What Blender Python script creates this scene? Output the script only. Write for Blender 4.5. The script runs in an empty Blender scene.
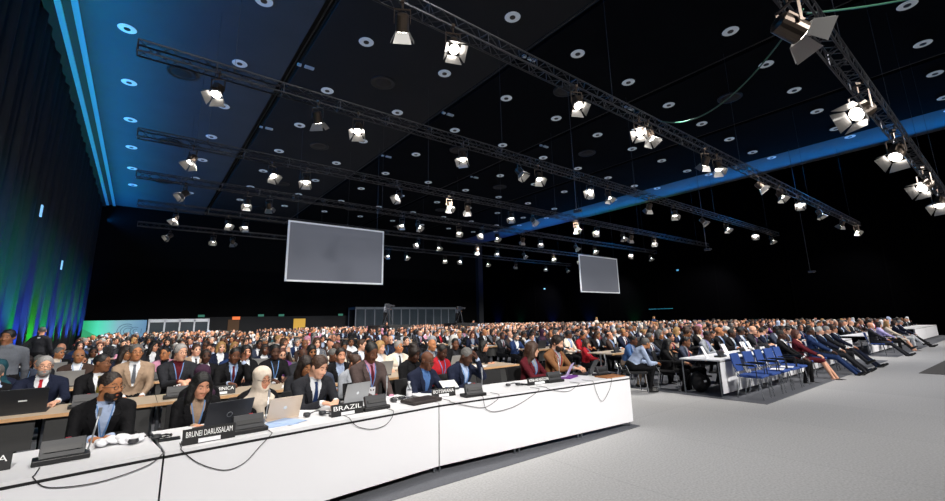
import bpy, bmesh, math, random
import numpy as np
from mathutils import Vector, Matrix
from mathutils.bvhtree import BVHTree
try:
    import openvdb as vdb
except ImportError:
    import pyopenvdb as vdb
random.seed(11)
SC = bpy.context.scene
COL = SC.collection
R = math.radians

# ------------------------------------------------------------------ camera
F_PX, PITCH, AZ, ROLL, CAM_H = 423.95, .2007, .661, -.0209, 1.65
cd = bpy.data.cameras.new('camera'); cam = bpy.data.objects.new('camera', cd); COL.objects.link(cam)
cd.sensor_width = 36; cd.lens = F_PX*36/945; cd.shift_y = -(250.5-234.28)/945
cd.clip_start = .05; cd.clip_end = 200
fw = Vector((math.sin(AZ)*math.cos(PITCH), math.cos(AZ)*math.cos(PITCH), math.sin(PITCH)))
r0 = Vector((math.cos(AZ), -math.sin(AZ), 0)); u0 = r0.cross(fw)
rt = r0*math.cos(ROLL)+u0*math.sin(ROLL); up = u0*math.cos(ROLL)-r0*math.sin(ROLL)
m = Matrix((rt, up, -fw)).transposed().to_4x4(); m.translation = (0, 0, CAM_H); cam.matrix_world = m
SC.camera = cam
SC.view_settings.view_transform = 'Standard'
SC.view_settings.look = 'None'
SC.view_settings.gamma = 1
SC.view_settings.use_curve_mapping = False
SC.view_settings.exposure = 0.0
SC.cycles.use_denoising = True
SC.cycles.max_bounces = 5
SC.cycles.diffuse_bounces = 3
SC.cycles.glossy_bounces = 2
SC.cycles.sample_clamp_indirect = 4
w = bpy.data.worlds.new('world'); SC.world = w; w.use_nodes = True
w.node_tree.nodes['Background'].inputs[0].default_value = (.02, .03, .05, 1)
w.node_tree.nodes['Background'].inputs[1].default_value = .2

# ------------------------------------------------------------------ lights
def light(name, kind, loc, target, energy, color=(1, 1, 1), **kw):
    l = bpy.data.lights.new(name, kind); l.energy = energy; l.color = color
    for k, v in kw.items(): setattr(l, k, v)
    o = bpy.data.objects.new(name, l); COL.objects.link(o); o.location = loc
    o.rotation_euler = (Vector(target)-Vector(loc)).to_track_quat('-Z', 'Y').to_euler()
    return o
WARM = (1, .95, .88)
# stage-side truss: the big front lights over the podium, behind the camera
for x in (-1, 8, 17, 26, 36):
    light('stage_front_light', 'SPOT', (x, -7.5, 9.2), (x+1.5, 14, 0), 7600, (1, .965, .92), spot_size=R(78), spot_blend=.8, shadow_soft_size=.35)
# audience lights on the trusses over the rows
for y, e in ((6.9, 2300), (17.5, 4600), (28.0, 5400), (39, 5400)):
    for x in (2, 12, 22, 32, 41):
        light('audience_light', 'SPOT', (x, y-1.5, 7.9), (x, y+3.0, 0), e, WARM, spot_size=R(105), spot_blend=.7, shadow_soft_size=.3)
# blue cove strips along both long ceiling edges
def strip(name, loc, target, sx, sy, e, col):
    return light(name, 'AREA', loc, target, e, col, shape='RECTANGLE', size=sy, size_y=sx, spread=R(130))
CEIL = 13.65; WL = -3.9; WR = 43.5; YB = 54.0; YF = -13.0
for yy in (14, 30, 46):
    strip('cove_light', (WL+.4, yy, CEIL-1.6), (WL+6.0, yy, CEIL-.05), .3, 16, 600, (.0, .30, 1))
for yy in (6, 22, 38):
    strip('cove_light', (WR-.3, yy, CEIL-.5), (WR-6.5, yy, CEIL+.35), .3, 16, 360, (.0, .30, 1))
# blue and green wash at the foot of the curtain, each from its own uplighter
UPL = []
yy = 8.5; k = 0
while yy < 52:
    UPL.append((yy, k)); yy += 1.15+.012*yy; k += 1

# ------------------------------------------------------------------ materials
MATS = {}
def mat(name, col, rough=.6, metal=0, emit=None, es=0, noise=0, nscale=30, bump=0, spec=None, trans=0, alpha=1):
    if name in MATS: return MATS[name]
    mt = bpy.data.materials.new(name); mt.use_nodes = True; nt = mt.node_tree
    b = nt.nodes['Principled BSDF']
    b.inputs['Base Color'].default_value = (*col, 1); b.inputs['Roughness'].default_value = rough
    b.inputs['Metallic'].default_value = metal
    if spec is not None: b.inputs['Specular IOR Level'].default_value = spec
    if trans: b.inputs['Transmission Weight'].default_value = trans
    if emit: b.inputs['Emission Color'].default_value = (*emit, 1); b.inputs['Emission Strength'].default_value = es
    if noise or bump:
        tc = nt.nodes.new('ShaderNodeTexCoord'); n = nt.nodes.new('ShaderNodeTexNoise')
        n.inputs['Scale'].default_value = nscale; n.inputs['Detail'].default_value = 3
        nt.links.new(tc.outputs['Object'], n.inputs['Vector'])
        if noise:
            mx = nt.nodes.new('ShaderNodeMixRGB'); mx.inputs[1].default_value = (*[c*(1-noise) for c in col], 1)
            mx.inputs[2].default_value = (*[min(1, c*(1+noise)) for c in col], 1)
            nt.links.new(n.outputs['Fac'], mx.inputs[0]); nt.links.new(mx.outputs[0], b.inputs['Base Color'])
        if bump:
            bp = nt.nodes.new('ShaderNodeBump'); bp.inputs['Strength'].default_value = bump; bp.inputs['Distance'].default_value = .02
            nt.links.new(n.outputs['Fac'], bp.inputs['Height']); nt.links.new(bp.outputs[0], b.inputs['Normal'])
    MATS[name] = mt; return mt
def hexc(h):
    c = [int(h[i:i+2], 16)/255 for i in (0, 2, 4)]
    return tuple(x/12.92 if x <= .04045 else ((x+.055)/1.055)**2.4 for x in c)

SKIN = {'pale': 'd9a58a', 'light': 'c98f72', 'tan': 'b07650', 'olive': '9c6a48', 'brown': '80553c', 'dark': '603c2a', 'deep': '4a2f23'}
CLOTH = {'black': '0d0d10', 'charcoal': '24252a', 'navy': '161c30', 'slate': '3a4152', 'grey': '5c6068', 'lightgrey': '8d9198',
         'brown': '3d2f2a', 'maroonbrown': '463a38', 'beige': '9c8570', 'white': 'd8dade', 'lightblue': 'a3b2ce', 'blue': '1e3158',
         'burgundy': '52141e', 'red': 'a01c26', 'tanleather': '80583a', 'pink': 'c088a0', 'purple': '5a2f6a', 'green': '2c4a3a',
         'cream': 'd6c8b8', 'teal': '1f444e', 'plum': '3a2436', 'lilac': 'a8a0d0', 'midblue': '47689a', 'olivegold': '6a5a24'}
HAIR = {'black': '0b0908', 'darkbrown': '1f140e', 'brown': '3c2618', 'auburn': '4e2516', 'blond': 'a07c4c', 'grey': '5a5856', 'silver': '908e8c', 'white': 'b8b6b2'}
for k_, v in SKIN.items(): mat('skin_'+k_, hexc(v), .6, noise=.12, nscale=9, spec=.3)
for k_, v in CLOTH.items(): mat('cloth_'+k_, hexc(v), .85, noise=.2, nscale=11, spec=.2, bump=1.0)
for k_, v in HAIR.items(): mat('hair_'+k_, hexc(v), .55, noise=.35, nscale=60, bump=.5)
def S(k): return MATS['skin_'+k]
def CL(k): return MATS['cloth_'+k]
def HR(k): return MATS['hair_'+k]
M_eye = mat('eye', (.012, .008, .006), .25)
M_lip = {k: mat('lip_'+k, tuple(min(1, c*f) for c, f in zip(hexc(v), (.85, .55, .55))), .45) for k, v in SKIN.items()}
M_shoe = mat('shoe_leather', hexc('0c0b0b'), .35)
M_black = mat('black_plastic', hexc('121214'), .45)
M_dgrey = mat('dark_grey_plastic', hexc('2a2b2f'), .5)
M_metal = mat('metal_grey', hexc('8c9096'), .35, .9)
M_chrome = mat('chrome', hexc('b8bcc2'), .25, 1)
M_alu = mat('aluminium', hexc('a8aaae'), .35, .7)
M_white = mat('white_board', hexc('e2e2e5'), .55, noise=.02, nscale=2)
M_paper = mat('paper', hexc('e8e8ec'), .8)
M_truss = mat('truss_metal', hexc('47494e'), .38, .85)
M_lamp = mat('lamp_housing', hexc('4a4038'), .35, .7)
M_door = mat('barn_door_metal', hexc('8e8d8c'), .3, .6)
M_lens = mat('lit_lens', (1, .95, .85), .4, emit=(1, .93, .84), es=14)
M_wood = mat('beech_edge', hexc('c69c72'), .5, noise=.12, nscale=12)
M_top = mat('desk_top', hexc('b0a08c'), .5, noise=.08, nscale=12)
M_flap = mat('grey_modesty_panel', hexc('323232'), .7)
M_bluechair = mat('blue_upholstery', hexc('28488c'), .85, noise=.15, nscale=40)
M_blackchair = mat('black_upholstery', hexc('161618'), .85)
M_cable = mat('black_cable', hexc('101012'), .5)
M_screen = mat('projection_screen', hexc('4c4e56'), .9, emit=(.32, .34, .40), es=.27, spec=0)  # faint glow stands in for room light on the blank screen
M_frame = mat('screen_frame', hexc('c8ccd2'), .5, emit=(.5, .52, .56), es=.35)  # pale glow put into the frame instead of light falling on it
M_lettering = mat('white_lettering', hexc('f4f4f4'), .6)
M_lanyard = mat('lanyard_blue', hexc('5c86bc'), .7)
M_badge = mat('badge_white', hexc('dcdce0'), .5)
M_glass = mat('clear_plastic', (.85, .9, .95), .08, trans=.85)

# ------------------------------------------------------------------ mesh helpers
class MB:
    def __init__(s): s.v = []; s.f = []
    def add(s, vs, fs):
        n = len(s.v); s.v += [tuple(v) for v in vs]; s.f += [tuple(n+i for i in f) for f in fs]; return s
    def box(s, c, size, rz=0, rx=0, ry=0, taper=None):
        hx, hy, hz = size[0]/2, size[1]/2, size[2]/2
        M = Matrix.Rotation(rz, 3, 'Z') @ Matrix.Rotation(ry, 3, 'Y') @ Matrix.Rotation(rx, 3, 'X')
        vs = []
        for z in (-hz, hz):
            t = taper if (taper and z > 0) else 1
            for x, y in ((-hx, -hy), (hx, -hy), (hx, hy), (-hx, hy)):
                vs.append(M @ Vector((x*t, y*t, z))+Vector(c))
        return s.add(vs, [(3, 2, 1, 0), (4, 5, 6, 7), (0, 1, 5, 4), (1, 2, 6, 5), (2, 3, 7, 6), (3, 0, 4, 7)])
    def bar(s, a, b, r, n=8, r2=None):
        a = Vector(a); b = Vector(b); r2 = r if r2 is None else r2
        d = (b-a).normalized(); u = d.orthogonal().normalized(); w_ = d.cross(u)
        vs = [a+(u*math.cos(t)+w_*math.sin(t))*r for t in [2*math.pi*i/n for i in range(n)]]
        vs += [b+(u*math.cos(t)+w_*math.sin(t))*r2 for t in [2*math.pi*i/n for i in range(n)]]
        fs = [(i, (i+1) % n, n+(i+1) % n, n+i) for i in range(n)]+[tuple(range(n-1, -1, -1)), tuple(range(n, 2*n))]
        return s.add(vs, fs)
    def tube(s, pts, r, n=6):
        pts = [Vector(p) for p in pts]; N = len(pts); vs = []; prev = None
        for i, p in enumerate(pts):
            d = (pts[min(i+1, N-1)]-pts[max(i-1, 0)]).normalized()
            u = d.orthogonal().normalized() if prev is None else (prev-d*prev.dot(d)).normalized()
            prev = u; w_ = d.cross(u)
            vs += [p+(u*math.cos(2*math.pi*k/n)+w_*math.sin(2*math.pi*k/n))*r for k in range(n)]
        fs = [(i*n+k, i*n+(k+1) % n, (i+1)*n+(k+1) % n, (i+1)*n+k) for i in range(N-1) for k in range(n)]
        fs += [tuple(range(n-1, -1, -1)), tuple((N-1)*n+k for k in range(n))]
        return s.add(vs, fs)
    def lathe(s, prof, c=(0, 0, 0), n=20, axis='Z'):
        vs = []
        for r_, z in prof:
            for k in range(n):
                a = 2*math.pi*k/n; p = (r_*math.cos(a), r_*math.sin(a), z)
                if axis == 'Y': p = (p[0], -p[2], p[1])
                vs.append(Vector(p)+Vector(c))
        N = len(prof)
        fs = [(i*n+k, i*n+(k+1) % n, (i+1)*n+(k+1) % n, (i+1)*n+k) for i in range(N-1) for k in range(n)]
        fs += [tuple(range(n-1, -1, -1)), tuple((N-1)*n+k for k in range(n))]
        return s.add(vs, fs)
    def quad(s, a, b, c, d): return s.add([a, b, c, d], [(0, 1, 2, 3)])
    def mesh(s, name, material, smooth=False):
        me = bpy.data.meshes.new(name); me.from_pydata([tuple(v) for v in s.v], [], s.f); me.materials.append(material)
        if smooth: me.polygons.foreach_set('use_smooth', [True]*len(me.polygons))
        me.update(); return me
    def build(s, name, material, parent=None, smooth=False, loc=None, rz=0, bevel=0):
        o = bpy.data.objects.new(name, s.mesh(name, material, smooth)); COL.objects.link(o)
        if parent: o.parent = parent
        if loc is not None: o.location = loc
        if rz: o.rotation_euler.z = rz
        if bevel:
            b = o.modifiers.new('bevel', 'BEVEL'); b.width = bevel; b.segments = 2
        return o
def empty(name, loc, rz=0, label=None, cat=None, group=None):
    o = bpy.data.objects.new(name, None); COL.objects.link(o); o.location = loc; o.rotation_euler.z = rz
    o.empty_display_size = .1; tag(o, label, cat, group); return o
def tag(o, label=None, cat=None, group=None, kind=None):
    if label:
        o['label'] = label
        if len(label.replace('-', ' ').split()) > 16: print('LONG', label)
    if cat: o['category'] = cat
    if group: o['group'] = group
    if kind: o['kind'] = kind
    return o
def structure(o): o['kind'] = 'structure'; return o
def copy_tree(o, parent=None):
    c = o.copy(); COL.objects.link(c); c.parent = parent
    for ch in o.children: copy_tree(ch, c)
    return c
def text_obj(name, txt, width, height, material, parent, loc, rot):
    cu = bpy.data.curves.new(name, 'FONT'); cu.body = txt; cu.align_x = 'CENTER'; cu.align_y = 'CENTER'; cu.extrude = .0008
    o = bpy.data.objects.new(name+'_tmp', cu); COL.objects.link(o)
    dg = bpy.context.evaluated_depsgraph_get(); me = bpy.data.meshes.new_from_object(o.evaluated_get(dg))
    bpy.data.objects.remove(o)
    co = np.empty(len(me.vertices)*3, np.float32); me.vertices.foreach_get('co', co); co = co.reshape(-1, 3)
    mn, mxx = co[:, :2].min(0), co[:, :2].max(0); s_ = (mxx-mn)
    co[:, 0] = (co[:, 0]-(mn[0]+mxx[0])/2)*width/s_[0]; co[:, 1] = (co[:, 1]-(mn[1]+mxx[1])/2)*height/s_[1]
    me.vertices.foreach_set('co', co.ravel()); me.materials.clear(); me.materials.append(material); me.update()
    t = bpy.data.objects.new(name, me); COL.objects.link(t); t.parent = parent; t.location = loc; t.rotation_euler = rot
    return t

# ------------------------------------------------------------------ room
def room():
    b = MB(); b.box(((WL+WR)/2, (YB+YF)/2, -.1), (WR-WL+1, YB-YF+1, .2))
    fl = b.build('floor', mat('tmp', (1, 1, 1))); structure(fl)
    mt = bpy.data.materials.new('grey_carpet'); mt.use_nodes = True; nt = mt.node_tree; bs = nt.nodes['Principled BSDF']
    bs.inputs['Roughness'].default_value = .95; bs.inputs['Specular IOR Level'].default_value = .1
    geo = nt.nodes.new('ShaderNodeNewGeometry'); n1 = nt.nodes.new('ShaderNodeTexNoise'); n1.inputs['Scale'].default_value = 45; n1.inputs['Detail'].default_value = 4
    n2 = nt.nodes.new('ShaderNodeTexNoise'); n2.inputs['Scale'].default_value = .35
    br = nt.nodes.new('ShaderNodeTexBrick'); br.offset = 0; br.inputs['Scale'].default_value = 1; br.inputs['Brick Width'].default_value = 2.05; br.inputs['Row Height'].default_value = 4.3
    br.inputs['Mortar Size'].default_value = .006; br.inputs['Color1'].default_value = (.455, .455, .462, 1); br.inputs['Color2'].default_value = (.42, .42, .428, 1); br.inputs['Mortar'].default_value = (.38, .38, .39, 1)
    for n in (n1, n2, br): nt.links.new(geo.outputs['Position'], n.inputs['Vector'])
    m1 = nt.nodes.new('ShaderNodeMixRGB'); m1.blend_type = 'MULTIPLY'; m1.inputs[0].default_value = 1
    cr = nt.nodes.new('ShaderNodeValToRGB'); cr.color_ramp.elements[0].position = .3; cr.color_ramp.elements[0].color = (.80, .80, .80, 1); cr.color_ramp.elements[1].position = .7; cr.color_ramp.elements[1].color = (1.1, 1.1, 1.1, 1)
    nt.links.new(n1.outputs['Fac'], cr.inputs[0]); nt.links.new(br.outputs['Color'], m1.inputs[1]); nt.links.new(cr.outputs[0], m1.inputs[2])
    nt.links.new(m1.outputs[0], bs.inputs['Base Color'])
    bp = nt.nodes.new('ShaderNodeBump'); bp.inputs['Strength'].default_value = .3; nt.links.new(n1.outputs['Fac'], bp.inputs['Height']); nt.links.new(bp.outputs[0], bs.inputs['Normal'])
    fl.data.materials[0] = mt
    # darker carpet laid under the seating blocks
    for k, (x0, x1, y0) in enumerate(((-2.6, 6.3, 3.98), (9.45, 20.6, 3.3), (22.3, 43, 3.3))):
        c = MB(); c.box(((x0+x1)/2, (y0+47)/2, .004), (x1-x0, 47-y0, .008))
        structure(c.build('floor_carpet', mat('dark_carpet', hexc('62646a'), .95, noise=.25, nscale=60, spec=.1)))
    b = MB(); b.box(((21.5+17.2)/2+1, .6, .006), (7.0, 2.95, .012), rz=-.02)
    structure(b.build('floor_carpet', mat('brown_grey_carpet', hexc('5c5a58'), .95, noise=.2, nscale=60, spec=.1)))
    # walls : black drape, real folds
    M_cur = mat('black_drape', (.022, .024, .028), .9, noise=.3, nscale=3, spec=.15)
    def drape(name, p0, p1, z0, z1, nrm, amp=.06, wl=.42):
        p0 = Vector(p0); p1 = Vector(p1); L = (p1-p0).length; d = (p1-p0)/L; nrm = Vector(nrm); n = int(L/wl*6); vs = []; fs = []
        for i in range(n+1):
            s_ = L*i/n; a = amp*(math.sin(2*math.pi*s_/wl)+.5*math.sin(2*math.pi*s_/(wl*2.7)+1)); p = p0+d*s_+nrm*a
            vs += [(p.x, p.y, z0), (p.x, p.y, z1)]
        for i in range(n): fs.append((2*i, 2*i+2, 2*i+3, 2*i+1))
        o = MB().add(vs, fs).build(name, M_cur, smooth=True); sol = o.modifiers.new('s', 'SOLIDIFY'); sol.thickness = .02
        return structure(o)
    drape('wall_left', (WL-.15, YF, 0), (WL-.15, YB, 0), .12, CEIL, (1, 0, 0), .09, 1.05)
    b = MB(); b.box((WL+.0, (YF+YB)/2, CEIL-.12), (.30, YB-YF, .24)); structure(b.build('trim_30', mat('pelmet_black', (.006, .007, .009), .8)))
    M_wall = mat('dark_wall', (.0006, .0006, .0008), 1, spec=0)
    M_wallb = mat('dark_back_wall', (.0014, .0014, .0017), .9, spec=.1)
    b = MB(); b.box(((WL+WR)/2, YB+.1, CEIL/2), (WR-WL+1, .2, CEIL)); structure(b.build('wall_back', M_wallb))
    b = MB(); b.box(((WL+WR)/2, YF-.1, CEIL/2), (WR-WL+1, .2, CEIL)); structure(b.build('wall_front', M_wall))
    b = MB(); b.box((WR+.1, (YF+YB)/2, CEIL/2), (.2, YB-YF, CEIL+1)); structure(b.build('wall_right', M_wall))
    for k, y in enumerate((6, 12, 18, 24, 30, 36, 42, 48)):    # joints between the tall wall panels
        b = MB(); b.box((WR-.02, y, CEIL/2), (.05, .12, CEIL)); structure(b.build('trim_%d' % (k+20), mat('panel_joint', (.0008, .0008, .001), 1, spec=0)))
    b = MB(); b.box((WR-.6, YB-.4, CEIL/2), (.9, .7, CEIL)); structure(b.build('trim_1', mat('column_paint', hexc('20242c'), .6)))
    # ceiling : dark panels with recessed service grooves, a higher blue-lit bay on the right
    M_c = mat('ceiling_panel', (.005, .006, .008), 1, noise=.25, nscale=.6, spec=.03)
    M_bay = mat('ceiling_bay_lit', (.10, .12, .14), .8, noise=.12, nscale=.8, spec=.1)  # bay painted far lighter than the other panels so its blue light shows
    gx = [4.55+8.2*i for i in range(5)]
    xs = [WL-.4]+gx
    for i in range(5):
        a = xs[i]+(.22 if i else 0); c = xs[i+1]-(.22 if i < 4 else 0)
        b = MB(); b.box(((a+c)/2, (YF+YB)/2, CEIL+.1), (c-a, YB-YF, .2)); structure(b.build('ceiling', [mat('ceiling_panel_lit', (.055, .063, .072), .8, noise=.15, nscale=.6, spec=.2), mat('ceiling_panel_half_lit', (.014, .016, .019), .8, noise=.15, nscale=.6, spec=.2), M_c, M_c, M_c][i]))  # left panels painted lighter, the next less so, to spread and fade the blue wash
        if i < 4:
            b = MB()
            b.box((xs[i+1], (YF+YB)/2, CEIL+.45), (.5, YB-YF, .05)); structure(b.build('ceiling', mat('groove_black', (.004, .004, .005), .9)))
            b = MB(); b.bar((xs[i+1], YF, CEIL+.1), (xs[i+1], YB, CEIL+.1), .03); structure(b.build('trim_%d' % (i+2), M_truss))
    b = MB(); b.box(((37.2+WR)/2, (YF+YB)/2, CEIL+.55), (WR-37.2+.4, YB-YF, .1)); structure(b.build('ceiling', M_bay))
    b = MB(); b.box((37.3, (YF+YB)/2, CEIL+.3), (.08, YB-YF, .6)); structure(b.build('trim_8', M_c))
    # twin cove profiles along the left ceiling edge, glowing faintly blue
    for k, dx in enumerate((.25, .75)):
        b = MB(); b.box((WL+dx, (YB+2)/2, CEIL-.06), (.2, YB-2, .06)); structure(b.build('trim_%d' % (k+10), mat('cove_strip', (.1, .3, .5), .5, emit=(.03, .22, .40), es=.28)))
room()

# ceiling downlights
def ceiling_things():
    proto = empty('ceiling_downlight', (0, 0, 0))
    a = MB(); a.lathe([(.17, .0), (.30, .0), (.32, -.02), (.30, -.04), (.19, -.03)], n=24); a.build('ring', mat('downlight_ring', hexc('c4c8cc'), .5, emit=(.30, .36, .42), es=.32), proto, smooth=False)  # ring glow stands in for bounced light on the pale disc
    b = MB(); b.lathe([(.20, .01), (.19, -.028), (.07, -.028)], n=20); b.build('reflector', mat('downlight_reflector', hexc('8c9298'), .4, emit=(.2, .26, .3), es=.12), proto)  # weaker glow, likewise in place of bounced light
    c = MB(); c.lathe([(.12, -.02), (.115, -.05)], n=16); c.build('lamp', M_black, proto)
    used = False
    cols = ['nearest the left wall', 'second line from the left', 'third line from the left', 'fourth line from the left', 'fifth line from the left', 'sixth line from the left', 'seventh line from the left', 'eighth line from the left', 'ninth line from the left', 'tenth line from the left', 'blue bay at right']
    for i in range(11):
        for j in range(10):
            x = -1.64+4.10*i; y = .94+4.915*j
            if x > WR-.6: continue
            if i < 3 and j < 2: continue
            o = proto if not used else copy_tree(proto); used = True
            z = CEIL-.0 if x < 37 else CEIL+.5
            o.location = (x, y, z)
            tag(o, 'round ceiling downlight, %s, %s' % (cols[i], ['1st from the front', '2nd from the front', '3rd from the front', '4th from the front', '5th from the front', '6th from the front', '7th from the front', '8th from the front', '9th from the front', '10th from the front'][j]), 'ceiling light', 'ceiling downlights')
    pv = empty('ceiling_vent', (0, 0, 0)); used = False
    MB().lathe([(.62, 0), (.62, -.05), (.56, -.06), (.44, -.03)], n=28).build('rim', mat('vent_rim', hexc('101114'), .6), pv)
    MB().lathe([(.44, -.02), (.30, -.05), (.1, -.06)], n=28).build('grille', mat('vent_grille', (.004, .004, .005), .7), pv)
    nm = ['left', 'second', 'third', 'fourth', 'right bay']
    for i in range(5):
        for j in range(6):
            x = .38+8.2*i; y = 8.35+4.9*((i+1) % 2)+9.8*j - (0 if i % 2 == 0 else 0)
            if i == 1: y = 8.4+9.8*j
            if i == 3: y = 8.3+9.8*j
            if x > WR-1 or y > YB-2: continue
            x = min(x, 37.3+3.2) if i == 4 else x
            if i == 4: x = 40.6
            o = pv if not used else copy_tree(pv); used = True
            o.location = (x, y, CEIL if i < 4 else CEIL+.5)
            tag(o, 'round black air vent in the %s ceiling bay, %s from the front' % (nm[i], ['first', 'second', 'third', 'fourth', 'fifth', 'sixth'][j]), 'vent', 'ceiling vents')
    # small white sensor boxes beside the grooves
    ps = None
    for i, x in enumerate((5.15, 13.3, 21.5)):
        for j, y in enumerate((12.3, 19, 27)):
            if ps is None:
                o = ps = MB().box((0, 0, -.05), (.42, .16, .09)).box((-.45, .03, -.05), (.18, .14, .09)).mesh('ceiling_sensor', mat('sensor_white', hexc('a8b4bc'), .5))
            o = bpy.data.objects.new('ceiling_sensor', ps); COL.objects.link(o); o.location = (x, y, CEIL)
            tag(o, 'small white emergency lamp by the %s ceiling groove, %s from the front' % (['left', 'middle', 'right'][i], ['nearest', 'second', 'farthest'][j]), 'ceiling fitting', 'ceiling fittings by the grooves')
ceiling_things()

# ------------------------------------------------------------------ trusses and lamps
def truss_mesh(x0, x1, s, tri=False):
    b = MB(); h = s/2; C = [(-h, -h), (h, -h), (h, h), (-h, h)]
    for y, z in C: b.bar((x0, y, z), (x1, y, z), .022, 8)
    L = x1-x0; n = max(1, int(round(L/(s*1.15)))); st = L/n
    for i in range(n):
        a = x0+i*st; c = a+st; sgn = i % 2
        for k in range(4):
            p, q = C[k], C[(k+1) % 4]
            if sgn: p, q = q, p
            b.bar((a, *p), (c, *q), .010, 5)
        if i % 5 == 0:
            for k in range(4): b.bar((a, *C[k]), (a, *C[(k+1) % 4]), .014, 5)
    for k in range(4): b.bar((x1, *C[k]), (x1, *C[(k+1) % 4]), .014, 5); 
    return b
TR = [(1.55, 6.85, 4.0, 30.5, .30), (6.75, 8.05, -.7, 41.4, .28), (11.75, 8.1, -.7, 41, .28), (17.3, 8.05, -.7, 41, .28), (22.4, 8.1, -.75, 41, .28), (27.8, 8.1, -.7, 41, .28), (33.4, 8.05, -.7, 41, .28)]
TNAME = ['near right truss', 'first long truss', 'second long truss', 'third long truss', 'fourth long truss', 'fifth long truss', 'farthest truss']
for (y, z, x0, x1, s), nm in zip(TR, TNAME):
    t = truss_mesh(0, x1-x0, s).build('lighting_truss', M_truss); t.location = (x0, y, z)
    tag(t, 'long black metal box lighting truss under the ceiling, the %s' % nm, 'truss', 'lighting trusses')
    hb = None
    for i in range(5):
        x = x0+2+(x1-x0-4)*i/4
        o = MB().bar((0, 0, 0), (0, 0, CEIL-z-s/2), .006, 4).bar((0, 0, -.02), (0, 0, .12), .03, 6)
        ob = o.build('suspension_wire', M_dgrey, t); ob.location = (x-x0, 0, s/2)

def make_lamp():
    r = empty('stage_lamp', (0, 0, 0))
    # yoke bolted under the truss, origin at lamp body centre; lens faces -Y before tilt
    MB().bar((0, 0, .42), (0, 0, .62), .028, 8).box((0, 0, .62), (.09, .14, .09)).box((0, 0, .40), (.42, .04, .02)).box((-.20, 0, .20), (.015, .05, .42)).box((.20, 0, .20), (.015, .05, .42)).build('yoke', M_lamp, r)
    h = MB(); h.lathe([(.10, -.24), (.155, -.20), (.165, .0), (.165, .17), (.14, .17)], n=18, axis='Y'); h.box((0, .03, .17), (.16, .26, .05)); h.box((0, .20, -.02), (.16, .08, .12))
    bd = h.build('housing', M_lamp, r)
    le = MB(); le.lathe([(.14, .172), (.10, .195), (.03, .205)], n=18, axis='Y'); le.build('lens', M_lens, bd)
    for k in range(4):
        a = k*math.pi/2; b = MB()
        w0, w1, L = .15, .23, .27
        p = [Vector((-w0, 0, 0)), Vector((w0, 0, 0)), Vector((w1, 0, L)), Vector((-w1, 0, L))]
        M = Matrix.Translation((0, -.175, 0)) @ Matrix.Rotation(a, 4, 'Y') @ Matrix.Translation((0, 0, .165)) @ Matrix.Rotation(R(62), 4, 'X')
        q = [M @ v for v in p]; nn = ((q[1]-q[0]).cross(q[3]-q[0])).normalized()*.006
        vs = q+[v+nn for v in q]
        b.add(vs, [(3, 2, 1, 0), (4, 5, 6, 7), (0, 1, 5, 4), (1, 2, 6, 5), (2, 3, 7, 6), (3, 0, 4, 7)])
        b.build('barn_door', M_door, bd)
    return r
lamp0 = make_lamp(); lamp_used = False
LAMPS = {0: [(8.9, 'big'), (14.0, ''), (18.2, ''), (22.3, ''), (26.4, '')],
}
LPX = {0: [7.63, 12.3, 16.48, 21.82, 25.78], 1: [3.57, 4.82, 9.04, 12.21, 12.75, 16.83, 17.9, 22.29, 24.99, 27.95, 31.6, 36.77, 40.68], 2: [0.97, 3.5, 4.74, 8.77, 11.63, 12.74, 16.25, 17.65, 21.4, 24.13, 27.65, 31.16, 36.16, 39.52], 3: [0.9, 3.54, 4.84, 9.11, 11.97, 13.18, 16.29, 18.06, 22.06, 24.3, 27.37, 28.47, 31.63], 4: [1.03, 3.56, 4.55, 12.02, 13.14, 16.28, 18.25, 19.63, 22.2, 24.14, 28.37, 30.94, 36.56, 39.96], 5: [1.0, 3.52, 4.45, 16.31, 18.23, 22.07, 24.32, 27.61, 31.58, 35.72], 6: [1.0, 3.45, 4.61, 16.6, 18.37, 22.57, 24.46, 27.9, 31.86, 36.61, 40.29]}
DIRS = [(-70, -40), (-25, -58), (20, -52), (-50, -62), (150, -50), (-10, -66)]
def place_lamp(x, ti, i):
    global lamp_used
    y, z, x0, x1, s = TR[ti]
    o = lamp0 if not lamp_used else copy_tree(lamp0); lamp_used = True
    k = 1.05 if ti == 0 else .80
    yy_ = y if ti == 0 else y-s/2
    o.location = (x*yy_/y, yy_, z-s/2-.62*k); o.scale = (k, k, k)
    yaw, tilt = DIRS[(i*5+ti*3) % 6]
    if LPXMODE.get((ti, i)) is not None: yaw, tilt = LPXMODE[(ti, i)]
    o.rotation_euler.z = R(yaw)
    hd = [c for c in o.children if c.name.startswith('housing')][0]; hd.rotation_euler.x = R(-tilt)
    tag(o, 'stage lamp with barn doors under the %s, %s from its left' % (TNAME[ti], ORD[i]), 'stage lamp', 'stage lamps hanging from the trusses')
ORD = ['first', 'second', 'third', 'fourth', 'fifth', 'sixth', 'seventh', 'eighth', 'ninth', 'tenth', 'eleventh', 'twelfth', '13th', '14th', '15th', '16th', '17th', '18th', '19th', '20th']
LPXMODE = {(0, 0): (55, -30), (0, 1): (-118, -25), (0, 2): (-112, -48), (0, 3): (-120, -30), (0, 4): (-105, -50), (1, 0): (150, -45), (1, 1): (-20, -55), (2, 0): (-30, -62), (2, 1): (140, -55), (2, 2): (-30, -60)}
for ti, xs in LPX.items():
    for i, x in enumerate(xs):
        place_lamp(x, ti, i)
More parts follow.
